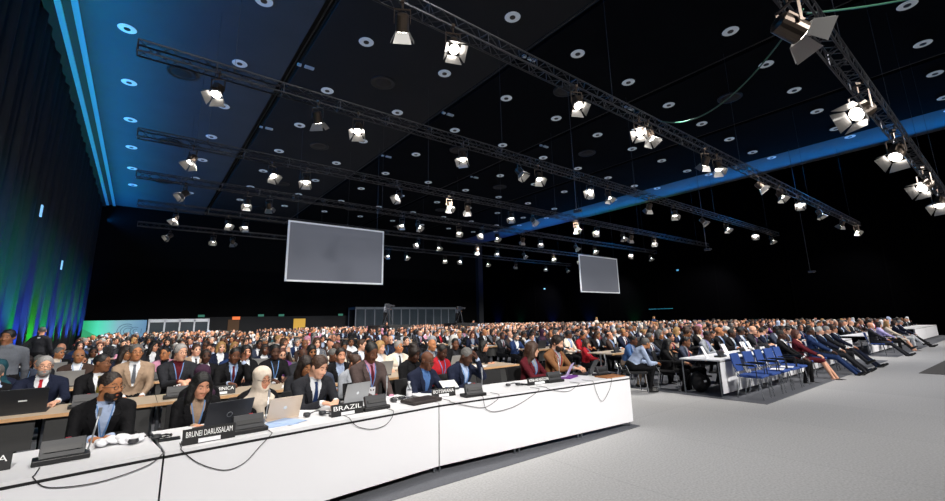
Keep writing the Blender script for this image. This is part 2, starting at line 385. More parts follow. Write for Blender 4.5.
# hanging microphones on thin rods
for k, (x, y, zb, nm) in enumerate(((16.2, 12.6, 6.8, 'over the middle rows'), (28.5, 12.1, 5.9, 'over the right rows'), (37.0, 9.0, 4.6, 'near the right wall'))):
    o = empty('hanging_microphone', (x, y, 0), 0, 'thin rod hanging from the ceiling with a small camera, %s' % nm, 'ceiling rod')
    MB().bar((0, 0, zb), (0, 0, CEIL), .015, 6).build('rod', M_truss, o)
    MB().box((0, -.05, zb-.08), (.16, .34, .14)).bar((0, -.22, zb-.08), (0, -.30, zb-.08), .05, 10).build('camera_head', M_dgrey, o)
# two sagging green cables between truss and ceiling
def sag(name, a, b, drop, r, m_, label):
    a = Vector(a); b = Vector(b); pts = []
    for i in range(25):
        t = i/24; p = a.lerp(b, t); p.z -= drop*4*t*(1-t); pts.append(p)
    o = MB().tube(pts, r, 6).build(name, m_, smooth=True); tag(o, label, 'cable'); return o
sag('ceiling_cable', (9.2, 1.6, 7.1), (22, -3, CEIL-.5), .5, .022, mat('green_cable', hexc('2f5a48'), .5), 'green cable sagging from the near right truss up to the ceiling')
sag('ceiling_cable', (9.0, 1.6, 7.1), (13.5, 6.75, 8.3), .8, .018, MATS['green_cable'], 'green cable sagging between the near right truss and first long truss')

# ------------------------------------------------------------------ hanging screens
def screen(x0, x1, y, z0, z1, label):
    o = empty('projection_screen', ((x0+x1)/2, y, z0), 0, label, 'screen')
    W = x1-x0; H = z1-z0
    MB().box((0, 0, H/2), (W-.12, .05, H-.12)).build('panel', M_screen, o)
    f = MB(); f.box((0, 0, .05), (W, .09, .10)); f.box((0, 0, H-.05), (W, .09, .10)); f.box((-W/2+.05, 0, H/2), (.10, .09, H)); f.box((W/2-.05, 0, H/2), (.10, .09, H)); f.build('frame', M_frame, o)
    for s_ in (-1, 1): MB().bar((s_*W*.42, 0, H), (s_*W*.42, 0, CEIL-z0), .012, 5).build('suspension_wire', M_dgrey, o)
screen(6.41, 12.57, 26, 4.10, 7.72, 'large blank grey screen hanging above the left block of delegates')
screen(33.26, 39.57, 26, 4.11, 7.77, 'large blank grey screen hanging near the right wall')

# ------------------------------------------------------------------ curtain uplighters
up0 = None
for yy, k in UPL:
    col = [(.02, 1, .05), (.03, .12, 1), (.0, .9, .25), (.02, .10, 1), (.05, .2, 1)][k % 5]
    if up0 is None:
        up0 = empty('uplighter', (0, 0, 0)); MB().box((0, 0, .03), (.22, .3, .06)).box((0, 0, .14), (.12, .24, .14), ry=R(-12)).build('housing', M_black, up0); o = up0
        MB().box((-.012, 0, .215), (.09, .2, .01), ry=R(-12)).build('lens', mat('uplighter_lens', hexc('c0c8d0'), .2), up0)
    else: o = copy_tree(up0)
    o.location = (WL+.42, yy, 0)
    tag(o, 'small black floor uplighter at the curtain foot, %s from the near end' % (ORD[k] if k < 20 else '%dth' % (k+1)), 'floor light', 'uplighters along the curtain')
    light('uplighter_beam', 'SPOT', (WL+.42, yy, .25), (WL-.06, yy, 3.2), 1500, col, spot_size=R(60), spot_blend=.9, shadow_soft_size=.03)
for y, c in ((50, (.02, .12, 1)), (45, (.0, .5, .2)), (39, (.02, .12, 1)), (33, (.02, .2, .9)), (27, (.0, .6, .15)), (20, (.02, .1, 1)), (15, (.0, .5, .3))):
    light('uplighter_beam', 'SPOT', (WR-.7, y, .3), (WR, y, 3.2), 2600, c, spot_size=R(75), spot_blend=1, shadow_soft_size=.05)
b = MB().box((WR-.1, 23.8, 2.45), (.05, 2.6, .045)); tag(b.build('led_bar', mat('led_bar', (.05, .3, .4), .5, emit=(.02, .28, .35), es=.28)), 'thin blue-green lit bar low on the right wall', 'light bar')
for k, (y, z) in enumerate(((13.0, 8.3), (25.0, 6.6), (33.0, 5.2))):
    b = MB().box((WL+.12, y, z), (.05, .22, .5)); tag(b.build('wall_lamp', mat('wall_lamp_glass', (.2, .3, .4), .4, emit=(.25, .6, 1), es=.9)), 'small blue-white lamp high on the left curtain, %s' % ['nearest', 'middle one', 'farthest'][k], 'wall light', 'lamps on the left curtain')
for k, (x, y, z) in enumerate(((WR-.15, 40, 5.7), (WR-.15, 31.8, 6.4), (WR-.15, 21.5, 6.3))):
    b = MB().box((x, y, z), (.05, .22, .14)); tag(b.build('wall_sensor', mat('blue_indicator', (.1, .2, .3), .4, emit=(.1, .4, .7), es=.9)), 'tiny blue indicator lamp on the dark right wall, %s' % ['farthest', 'middle one', 'nearest'][k], 'indicator light', 'indicators on the right wall')

# ------------------------------------------------------------------ backdrop, booths, doors at the back
def backdrop():
    o = empty('backdrop_wall', (-1.5, 47.5, 0), 0, 'green to pale blue printed backdrop panel with round spiral emblem by the curtain', 'backdrop')
    b = MB(); b.box((0, 0, 1.14), (4.15, .12, 2.28)); p = b.build('panel', mat('tmp2', (1, 1, 1)), o)
    mt = bpy.data.materials.new('backdrop_print'); mt.use_nodes = True; nt = mt.node_tree; bs = nt.nodes['Principled BSDF']; bs.inputs['Roughness'].default_value = .6
    tc = nt.nodes.new('ShaderNodeTexCoord'); sp = nt.nodes.new('ShaderNodeSeparateXYZ'); nt.links.new(tc.outputs['Object'], sp.inputs[0])
    a = nt.nodes.new('ShaderNodeMath'); a.operation = 'MULTIPLY_ADD'; a.inputs[1].default_value = .24; a.inputs[2].default_value = .46; nt.links.new(sp.outputs['X'], a.inputs[0])
    cr = nt.nodes.new('ShaderNodeValToRGB'); e = cr.color_ramp.elements; e[0].position = .0; e[0].color = (.01, .42, .16, 1); e[1].position = 1; e[1].color = (.05, .14, .28, 1)
    for pz, c in ((.18, (.05, .62, .40, 1)), (.34, (.10, .50, .44, 1)), (.5, (.16, .34, .42, 1))): n = e.new(pz); n.color = c
    nt.links.new(a.outputs[0], cr.inputs[0])
    # diagonal facet: darker green triangle at lower left
    d = nt.nodes.new('ShaderNodeMath'); d.operation = 'MULTIPLY_ADD'; d.inputs[1].default_value = .62; nt.links.new(sp.outputs['X'], d.inputs[0]); nt.links.new(sp.outputs['Z'], d.inputs[2])
    g = nt.nodes.new('ShaderNodeMath'); g.operation = 'LESS_THAN'; g.inputs[1].default_value = .35; nt.links.new(d.outputs[0], g.inputs[0])
    mx = nt.nodes.new('ShaderNodeMixRGB'); nt.links.new(g.outputs[0], mx.inputs[0]); nt.links.new(cr.outputs[0], mx.inputs[1]); mx.inputs[2].default_value = (.012, .30, .12, 1)
    nt.links.new(mx.outputs[0], bs.inputs['Base Color']); p.data.materials[0] = mt
    nt.links.new(mx.outputs[0], bs.inputs['Emission Color']); bs.inputs['Emission Strength'].default_value = .35  # print glows by itself in place of light on the panel
    lg = MB()
    for r_, a0, a1, cx_ in ((.62, 60, 300, .75), (.45, 40, 320, .80), (.28, 50, 310, .85), (.34, 60, 300, 1.35), (.17, 60, 300, 1.38)):
        lg.tube([(cx_+r_*math.cos(R(t)), -.075, 1.35+r_*math.sin(R(t))) for t in range(a0, a1+1, 10)], .022, 6)
    lg.box((1.75, -.075, 1.35), (.05, .02, .4)); lg.build('emblem', mat('emblem_blue', hexc('3f5f80'), .6), o)
backdrop()
def booth(x0, x1, y, z1, n, depth, label, zb=0, col=None):
    o = empty('interpreter_booth', ((x0+x1)/2, y, 0), 0, label, 'booth')
    W = x1-x0; f = MB(); st = W/n; m_ = col or mat('booth_frame', hexc('b0b6c0'), .5)
    for i in range(n+1):
        for yy in (0, depth): f.box((-W/2+i*st, yy, z1/2), (.12, .10, z1))
    for z in (z1-.12, 1.05, .05):
        for yy in (0, depth): f.box((0, yy, z), (W, .10, .22 if z > 2 or z > z1-.3 else .10))
    for i in (0, n): f.box((-W/2+i*st, depth/2, z1-.12), (.12, depth, .22))
    f.build('frame', m_, o)
    MB().box((0, depth/2, z1+.02), (W+.1, depth+.1, .05)).build('roof', m_, o)
    MB().box((0, .02, .55), (W-.1, .04, .96)).build('lower_panel', mat('booth_panel', hexc('50565e'), .7), o)
    MB().box((0, depth, z1/2), (W-.1, .04, z1-.1)).build('rear_panel', mat('booth_dark', hexc('15181c'), .8), o)
    for i in range(n):
        MB().box((-W/2+(i+.5)*st, .02, (z1+.9)/2), (st-.14, .02, z1-1.35)).build('window_pane', mat('booth_glass', (.03, .04, .05), .15, spec=.5, noise=.4, nscale=.8), o)
        if i % 3 == 1: MB().box((-W/2+(i+.5)*st, .5, 1.75), (.5, .1, .35)).build('monitor', mat('booth_monitor', hexc('202830'), .4, emit=(.5, .6, .7), es=.25), o)
    return o
booth(.75, 5.3, 48.2, 2.3, 4, 2.4, 'white framed interpreter booth beside the green backdrop panel')
booth(21.2, 36.4, 51.2, 3.55, 12, 2.2, 'long grey glazed interpreter booth against the back wall', col=mat('booth_frame_grey', hexc('5a626c'), .5))
# wall panel strip with signs and doors
MB_ = MB().box((13.5, YB-.05, 1.3), (16, .06, 2.6)); structure(MB_.build('trim_12', mat('back_panel', hexc('15171b'), .8)))
for k, (x, w_, lit) in enumerate(((8.3, 1.1, 0), (15.3, 1.35, 1))):
    o = MB().box((x, YB-.12, 1.15), (w_, .08, 2.3)).build('door_%d' % (k+1), mat('door_lit' if lit else 'door_dim', hexc('a87820') if lit else hexc('3a2614'), .6, emit=(.8, .5, .08) if lit else (.3, .12, .02), es=.55 if lit else .12)); structure(o)
    h = MB().box((x+w_*.38, YB-.18, 1.05), (.05, .06, .16)); hh = h.build('door_handle', M_metal, o)
b = MB().box((8.5, YB-.2, 2.45), (.75, .06, .32)); tag(b.build('exit_sign', mat('orange_sign', hexc('c04818'), .5, emit=(.9, .2, .05), es=.9)), 'small orange lit sign above the left rear door', 'sign')
for k, x in enumerate((5.2, 11.0, 13.2, 20.3)):
    b = MB().box((x, YB-.15, 2.72), (.6, .05, .24)); tag(b.build('exit_sign', mat('green_sign', hexc('1c4838'), .5, emit=(.05, .35, .25), es=.35)), 'dim green exit sign on the back wall, %s from the left' % ORD[k], 'sign', 'green exit signs on the back wall')

# ------------------------------------------------------------------ people: one continuous surface grown from blended limbs
def rotm(yaw=0, pitch=0, roll=0):     # degrees; pitch > 0 bows towards -Y, yaw > 0 turns towards +X
    return Matrix.Rotation(R(yaw), 3, 'Z') @ Matrix.Rotation(R(pitch), 3, 'X') @ Matrix.Rotation(R(roll), 3, 'Y')
SKN, JKT, SHT, TRS, SHO, HRC, EYE, LIP = range(8)
class Sdf:
    def __init__(s): s.p = []
    def cap(s, a, b, r, r2=None, l=SKN, k=.02, op='u', bias=0): s.p.append(('c', np.array(a, float), np.array(b, float), r, r if r2 is None else r2, l, k, op, bias)); return s
    def ell(s, c, r, rot=None, l=SKN, k=.02, op='u', bias=0):
        M = np.eye(3) if rot is None else np.array(rot); s.p.append(('e', np.array(c, float), np.array(r, float), M, None, l, k, op, bias)); return s
    @staticmethod
    def dist(p, P):
        if p[0] == 'c':
            a, b = p[1], p[2]; ab = b-a; q = P-a.astype(np.float32); t = np.clip((q@ab)/max(ab@ab, 1e-9), 0, 1)
            d = q-t[..., None]*ab.astype(np.float32); return np.sqrt((d*d).sum(-1))-(p[3]+(p[4]-p[3])*t)
        q = (P-p[1].astype(np.float32))@p[3].astype(np.float32); r = p[2].astype(np.float32)
        a = q/r; k0 = np.sqrt((a*a).sum(-1)); b = a/r; k1 = np.sqrt((b*b).sum(-1))+1e-6
        return k0*(k0-1)/k1
    def box(s, p):
        if p[0] == 'c':
            m_ = max(p[3], p[4]); return np.minimum(p[1], p[2])-m_, np.maximum(p[1], p[2])+m_
        m_ = np.sqrt(((np.abs(p[3])**2)*(p[2]**2)[None, :]).sum(1)); return p[1]-m_, p[1]+m_
    def build(s, vox, smooth=2, wob=0):
        us = [s.box(p) for p in s.p if p[7] == 'u']
        lo = np.min([u[0] for u in us], 0)-3*vox; hi = np.max([u[1] for u in us], 0)+3*vox
        n = np.ceil((hi-lo)/vox).astype(int)+1
        G = np.full(n, .06, np.float32)
        ax = [(lo[i]+vox*np.arange(n[i])).astype(np.float32) for i in range(3)]
        for p in s.p:
            b0, b1 = s.box(p); pad = .05+p[6]
            i0 = np.clip(((b0-pad-lo)/vox).astype(int), 0, n-1); i1 = np.clip(((b1+pad-lo)/vox).astype(int)+2, 1, n)
            if (i1 <= i0).any(): continue
            sl = tuple(slice(a, b) for a, b in zip(i0, i1))
            P = np.stack(np.meshgrid(*[ax[i][sl[i]] for i in range(3)], indexing='ij'), -1)
            d = s.dist(p, P).astype(np.float32); g = G[sl]; k = p[6]
            if p[7] == 'u':
                h = np.maximum(k-np.abs(g-d), 0)/max(k, 1e-6); G[sl] = np.minimum(g, d)-h*h*k*.25
            else:
                h = np.maximum(k-np.abs(g+d), 0)/max(k, 1e-6); G[sl] = np.maximum(g, -d)+h*h*k*.25
        if wob:
            X, Y, Z = np.meshgrid(*ax, indexing='ij')
            G += wob*(np.sin(X*61+Y*23)*np.sin(Z*47+X*13)+.6*np.sin(Y*91+Z*33+X*40))
        fg = vdb.FloatGrid(); fg.background = .06; fg.copyFromArray(G)
        pts, quads = fg.convertToQuads(0.0)
        V = pts*vox+lo; F = quads
        # keep the biggest connected piece out of stray crumbs
        if smooth:
            nv = len(V); e = np.concatenate([F[:, [0, 1]], F[:, [1, 2]], F[:, [2, 3]], F[:, [3, 0]]])
            for _ in range(smooth):
                acc = np.zeros_like(V); cnt = np.zeros(nv)
                np.add.at(acc, e[:, 0], V[e[:, 1]]); np.add.at(cnt, e[:, 0], 1); np.add.at(acc, e[:, 1], V[e[:, 0]]); np.add.at(cnt, e[:, 1], 1)
                V = V*.5+.5*acc/np.maximum(cnt, 1)[:, None]
        return V, F[:, ::-1]
    def labels(s, C):
        best = np.full(len(C), 9.); lab = np.zeros(len(C), int); s.who = np.zeros(len(C), int)
        for ip, p in enumerate(s.p):
            if p[7] != 'u': continue
            d = s.dist(p, C.astype(np.float32))-p[8]; m_ = d < best; best[m_] = d[m_]; lab[m_] = p[5]; s.who[m_] = ip
        return lab
def arr_mesh(name, V, F, mats, lab=None):
    me = bpy.data.meshes.new(name); me.vertices.add(len(V)); me.vertices.foreach_set('co', np.asarray(V, np.float32).ravel())
    k = F.shape[1]; me.loops.add(F.size); me.loops.foreach_set('vertex_index', F.astype(np.int32).ravel())
    me.polygons.add(len(F)); me.polygons.foreach_set('loop_start', np.arange(0, F.size, k, dtype=np.int32)); me.polygons.foreach_set('loop_total', np.full(len(F), k, np.int32))
    for m_ in mats: me.materials.append(m_)
    if lab is not None: me.polygons.foreach_set('material_index', lab.astype(np.int32))
    me.polygons.foreach_set('use_smooth', np.ones(len(F), bool)); me.update(); me.validate(); return me

def ik(S_, T, l1, l2, pole):
    S_, T, pole = Vector(S_), Vector(T), Vector(pole); d = T-S_; L = min(d.length, (l1+l2)*.995); d.normalize(); T = S_+d*L
    a = (l1*l1-l2*l2+L*L)/(2*L); h = math.sqrt(max(l1*l1-a*a, 0)); p = (pole-d*pole.dot(d)).normalized()
    return S_+d*a+p*h, T

# spec keys: lean, turn, head(yaw,pitch,roll), hands L/R = (x,y,z) wrist, hdir, legs, hair, fem, beard, collar('suit','shirt','dress','crew'), w(idth), stand
def grow(spec, vox, parts=('body', 'hair', 'acc')):
    fem = spec.get('fem', 0); W = spec.get('w', .92 if fem else 1.0); collar = spec.get('collar', 'suit')
    lean, turn = spec.get('lean', 8), spec.get('turn', 0); hy, hp, hr = spec.get('head', (0, 0, 0))
    stand = spec.get('stand', 0); det = vox < .0135; s = Sdf(); hipz = .93 if stand else .55
    P = Vector((0, .06, hipz)); RT = rotm(turn, lean); T = lambda x, y, z: np.array(P+RT @ Vector((x, y, z)))
    Rn = np.array(RT)
    # torso
    s.ell(T(0, 0, .02), (.165*W, .125, .13), Rn, TRS, .04, bias=-.01 if collar != 'dress' else -.03)
    s.ell(T(0, -.005, .15), (.15*W, .115, .15), Rn, JKT, .05)
    s.ell(T(0, -.01, .33), (.168*W, .12+.01*fem, .165), Rn, JKT, .05)
    if fem:
        for q in (-1, 1): s.ell(T(q*.07, -.10, .30), (.055, .05, .055), Rn, JKT, .04)
    s.cap(T(-.125*W, .01, .435), T(.125*W, .01, .435), .062, l=JKT, k=.05)
    for q in (-1, 1): s.cap(T(q*.13*W, .015, .455), T(q*.03, .02, .50), .045, .045, JKT, .03)
    if collar in ('suit', 'shirt'):
        s.cap(T(0, .012, .475), T(0, .0, .515), .066, .058, SHT, .008)
        if collar == 'suit':
            for q in (-1, 1): s.cap(T(q*.055, .03, .50), T(q*.055, -.085, .36), .022, .018, JKT, .012); s.cap(T(-.05, .05, .50), T(.05, .05, .50), .03, l=JKT, k=.01)
            for q in (-1, 1): s.cap(T(q*.055, -.085, .36), T(q*.012, -.125, .19), .018, .014, JKT, .012)
    # head
    nb = P+RT @ Vector((0, .01, .47)); RH = rotm(turn+hy, hp, hr); hc = P+RT @ Vector((0, -.015, .61))
    hc = hc + RH @ Vector((0, -.02, .035))
    H = lambda x, y, z: np.array(hc+RH @ Vector((x, y, z))); RHn = np.array(RH); fs = .95 if fem else 1.0
    s.cap(np.array(nb), H(0, .03, -.06), .056*fs, .052*fs, SKN, .02)
    s.ell(H(0, .012, .03), (.076*fs, .094*fs, .088*fs), RHn, SKN, .02)
    s.ell(H(0, -.028, -.045), (.060*fs, .062*fs, .074*fs), RHn, SKN, .03)
    s.ell(H(0, -.066, -.097), (.026, .022, .02), RHn, SKN, .025)
    s.cap(H(0, -.078, .010), H(0, -.103, -.030), .008, .0125, SKN, .014)
    for q in (-1, 1):
        s.ell(H(q*.014, -.092, -.034), (.009, .010, .008), RHn, SKN, .008)
        s.ell(H(q*.036, -.070, -.028), (.022, .018, .022), RHn, SKN, .02)
        s.ell(H(q*.031, -.086, .004), (.017, .011, .010), RHn, SKN, .010, 's')
        s.ell(H(q*.031, -.069, .002), (.0135, .0115, .0085), RHn, SKN if det else EYE, .003, bias=0 if det else .0015)
        if not det: s.cap(H(q*.018, -.076, .030), H(q*.046, -.064, .029), .006, .004, HRC, .003, bias=.001)
        s.ell(H(q*.078*fs, .012, -.006), (.011, .020, .031), RHn, SKN, .006)
    s.cap(H(-.019, -.081, -.066), H(.019, -.081, -.066), .0075, l=SKN if det else LIP, k=.006, bias=.001)
    s.cap(H(-.011, -.084, -.066), H(.011, -.084, -.066), .0080, l=SKN if det else LIP, k=.005, bias=.001)
    nT = len(s.p)
    # legs
    if stand:
        for q, dy in ((-1, spec.get('step', .12)), (1, -spec.get('step', .12))):
            hip = (q*.085, .06, .90); kn = (q*.09, .05+dy*.6-.03, .50); an = (q*.10, .08+dy*1.3, .09)
            s.cap(hip, kn, .092, .062, TRS, .03); s.cap(kn, an, .060, .045, TRS, .02)
            s.cap((an[0], an[1]+.02, .045), (an[0], an[1]-.16, .04), .042, .036, SHO, .01)
    else:
        mode = spec.get('legs', 'desk'); bare = SKN if collar == 'dress' else TRS
        for q in (-1, 1):
            hip = (q*.09, .04, .545)
            if mode == 'desk': kn = (q*.13, -.40, .53); an = (q*.13, -.34-.05*q, .09)
            elif mode == 'out': kn = (q*.11, -.42, .50); an = (q*.07, -.80-.04*q, .11)
            elif mode == 'cross':
                kn = (-.05, -.44, .62) if q > 0 else (-.12, -.42, .52)
                an = (-.16, -.72, .30) if q > 0 else (-.13, -.44, .09)
            elif mode == 'side': kn = (q*.06, -.42, .52); an = (q*.06+.02, -.62-.03*q, .10)
            s.cap(hip, kn, .088*(.95 if fem else 1), .062, TRS, .03); s.cap(kn, an, .058 if bare == TRS else .05, .042 if bare == TRS else .033, bare, .015)
            kv = Vector(an)-Vector(kn); kv.normalize(); f = Vector((0, -1, 0)); f = (f-kv*f.dot(kv)*.75).normalized()
            if mode == 'desk' or mode == 'side': f = Vector((0, -1, -.1)).normalized()
            if mode in ('desk', 'side'): a0 = Vector((an[0], an[1]+.03, .045)); b0 = a0+Vector((0, -.19, -.005))
            else: a0 = Vector(an)+kv*.045-f*.02; b0 = a0+f*.19
            if b0.z < .035: b0.z = .035
            if a0.z < .045: a0.z = .045
            s.cap(np.array(Vector(an)), np.array(a0), .04, l=SHO if bare == TRS else SKN, k=.01); s.cap(np.array(a0), np.array(b0), .043, .034, SHO, .01)
    # arms and hands
    hd = spec.get('hands', [(-.14, -.42, .80), (.14, -.42, .80)])
    for q, tw in ((-1, hd[0]), (1, hd[1])):
        Sh = Vector(T(q*.175*W, .01, .425)); up_ = tw[3] if len(tw) > 3 else None
        pole = Vector((q*.5, .35, -.8)) if up_ is None else Vector((q*.3, -.45, -1.2))
        El, Wr = ik(Sh, tw[:3], .285, .255, pole)
        s.cap(np.array(Sh), np.array(El), .058*(.88 if fem else 1), .047, JKT, .03); s.cap(np.array(El), np.array(Wr-(Wr-El).normalized()*.040), .048, .037, JKT if not spec.get('sleeves') else SHT, .02)
        fd = (Wr-El).normalized()
        if up_ == 'chin': fd = Vector((0, .15, 1)).normalized(); nrm = Vector((-q*.3, -1, 0)).normalized()
        elif up_ == 'brow': fd = Vector((-q*.3, .25, 1)).normalized(); nrm = Vector((-q*.6, .9, -.1)).normalized()
        else:
            fd = (fd+Vector((-q*.35, -.5, -.15 if fd.z < 0 else -.5))).normalized(); nrm = Vector((0, 0, -1))
        sd = fd.cross(nrm).normalized(); nrm = sd.cross(fd).normalized()
        s.cap(np.array(Wr-(Wr-El).normalized()*.030), np.array(Wr-(Wr-El).normalized()*.014), .0345, .0335, SHT, .003, bias=.0)
        w0 = Wr+fd*.01; tq = -q if up_ is None else -q
        for o_ in (-.024, -.008, .008, .024): s.cap(np.array(w0+sd*o_*.7), np.array(w0+fd*.075+sd*o_), .016, .0125, SKN, .014)
        for i, (o_, L) in enumerate(((-.031, .060), (-.0105, .074), (.0105, .078), (.031, .070))):
            oo = o_*(1 if q*1 > 0 else -1); b0 = w0+fd*.078+sd*oo*.95
            m1 = b0+(fd*.85+nrm*.45).normalized()*L*.5+sd*oo*.12; m2 = m1+(fd*.55+nrm*.85).normalized()*L*.45
            s.cap(np.array(b0), np.array(m1), .0098, .009, SKN, .003); s.cap(np.array(m1), np.array(m2), .009, .0078, SKN, .003)
        # thumb leaves the side of the palm near its base
        inn = sd*(-1 if (sd.x*q) > 0 else 1); t0 = w0+fd*.018+inn*.022; t1 = t0+(fd*.6+inn*.75+nrm*.2).normalized()*.042; t2 = t1+(fd*.9+inn*.2+nrm*.3).normalized()*.032
        s.cap(np.array(t0), np.array(t1), .0125, .0105, SKN, .008); s.cap(np.array(t1), np.array(t2), .0102, .0085, SKN, .003)
    out = {'H': H, 'T': T, 'RT': RT, 'RH': RH, 'hc': hc}
    V, F = s.build(vox, 1 if vox < .009 else 1, .0009 if vox < .02 else 0)
    C = V[F].mean(1); lab = s.labels(C)
    # shirt front inside the lapels
    q = (C-np.array(P))@Rn
    if collar in ('suit',) and not det:
        vv = (q[:, 1] < -.03) & (np.abs(q[:, 0]) < .012+.058*np.clip((q[:, 2]-.19)/.28, 0, 1.1)) & (q[:, 2] > .19) & (q[:, 2] < .505) & (lab == JKT); lab[vv] = SHT
    if collar == 'dress':
        vv = (q[:, 1] < -.02) & (np.abs(q[:, 0]) < .075*np.clip((q[:, 2]-.38)/.10, 0, 1)) & (q[:, 2] > .38) & (lab == JKT); lab[vv] = SKN
    if collar == 'crew': lab[(q[:, 2] > .488) & (lab == JKT)] = SHT
    out['body'] = (V, F, lab); out['torso'] = s.who < nT
    # hair
    hs = spec.get('hair', 'short'); g = Sdf()
    if hs != 'none':
        e = {'short': .009, 'crop': .0035, 'fringe': .006, 'curly': .019, 'long': .014, 'longcurl': .026, 'bob': .018, 'bun': .011, 'bald': .006, 'hijab': .022, 'afro': .05, 'updo': .02}[hs]
        g.ell(H(0, .016, .036), (.076*fs+e, .092*fs+e, .085*fs+e), RHn)
        if hs == 'hijab':
            g.ell(H(0, -.025, -.05), (.082, .088, .095), RHn, k=.03); g.cap(H(0, .02, -.09), T(0, -.02, .47), .074, .10, k=.05)
            g.ell(T(0, -.03, .42), (.17, .135, .08), Rn, k=.05); g.cap(T(-.03, -.10, .44), T(.03, -.125, .27), .06, .05, k=.03); g.cap(H(.05, -.03, -.11), T(.07, -.09, .40), .035, .04, k=.02)
            g.ell(H(0, -.125, -.014), (.060, .088, .086), RHn, op='s', k=.008)
        else:
            if hs in ('long', 'longcurl'):
                for q_ in (-1, 1): g.cap(H(q_*.072, .02, -.02), T(q_*.085, -.04, .40), .030+e*.4, .040+e*.3, k=.03); g.cap(H(q_*.075, .0, .0), H(q_*.082, .0, -.12), .028+e*.4, k=.03)
                g.cap(H(0, .07, -.02), T(0, .09, .34), .065, .07, k=.04)
            if hs == 'bob':
                for q_ in (-1, 1): g.cap(H(q_*.074, .015, -.0), H(q_*.078, .01, -.095), .034, .03, k=.03)
                g.cap(H(0, .06, 0), H(0, .07, -.10), .07, .05, k=.03)
            if hs == 'bun': g.ell(H(0, .12, .05), (.045, .045, .045), RHn, k=.02)
            if hs == 'updo': g.ell(H(0, .05, .12), (.075, .075, .05), RHn, k=.02)
            g.ell(H(0, -.098, -.022), (.076, .074, {'short': .100, 'crop': .104, 'long': .098, 'curly': .092}.get(hs, .097)), RHn, op='s', k=.006)
            if hs in ('short', 'crop', 'fringe', 'curly', 'bald', 'afro'):
                g.ell(H(0, -.075, -.10), (.15, .10, .115), RHn, op='s', k=.006); g.ell(H(0, .02, -.16), (.15, .16, .115), RHn, op='s', k=.006)
            if hs == 'bald': g.ell(H(0, -.04, .12), (.11, .15, .105), RHn, op='s', k=.01)
            if hs == 'bun' or hs == 'updo': g.ell(H(0, -.02, -.15), (.14, .13, .10), RHn, op='s', k=.01)
        out['hair'] = g.build(vox, 1, .003 if hs in ('longcurl', 'curly', 'afro') else .0012)
    if spec.get('beard'):
        b_ = Sdf(); e = .0025 if spec['beard'] == 1 else .010
        b_.ell(H(0, -.034, -.062), (.062+e*.5, .060+e, .070+e*.8), RHn); b_.cap(H(-.02, -.088, -.053), H(.02, -.088, -.053), .006, k=.006)
        b_.ell(H(0, -.08, -.002), (.085, .062, .045 if spec['beard'] == 1 else .044), RHn, op='s', k=.006); b_.ell(H(0, .045, -.03), (.12, .062, .12), RHn, op='s', k=.006); b_.ell(H(0, -.10, -.068), (.019, .03, .007), RHn, op='s', k=.002)
        out['beard'] = b_.build(min(vox, .007), 1, .0012)
    return out

def strip(bv, T_, pts, width, thick=.005, name='tie', material=None, half=True):
    """a band laid on the chest: pts = (x, z) in torso frame"""
    P0 = Vector(T_(0, 0, 0)); fwd = Vector(T_(0, -1, 0))-P0; ex = Vector(T_(1, 0, 0))-P0; Cn = []
    for x, z, w_ in pts:
        o = Vector(T_(x, -.6, z)); h = bv.ray_cast(o, -fwd, .8); c = (h[0] if h[0] else Vector(T_(x, -.12, z)))+fwd*.004; Cn.append((c, w_))
    b = MB(); vs = []
    for i, (c, w_) in enumerate(Cn):
        d = Cn[min(i+1, len(Cn)-1)][0]-Cn[max(i-1, 0)][0]; sx = d.cross(fwd).normalized()
        vs += [c-sx*w_, c+sx*w_, c+sx*w_+fwd*thick, c-sx*w_+fwd*thick]
    fs = []
    for i in range(len(Cn)-1):
        for k in range(4): fs.append((4*i+k, 4*i+(k+1) % 4, 4*i+4+(k+1) % 4, 4*i+4+k))
    n = len(Cn)-1; fs += [(3, 2, 1, 0), (4*n, 4*n+1, 4*n+2, 4*n+3)]
    b.add(vs, fs); return b
PROTO = {}
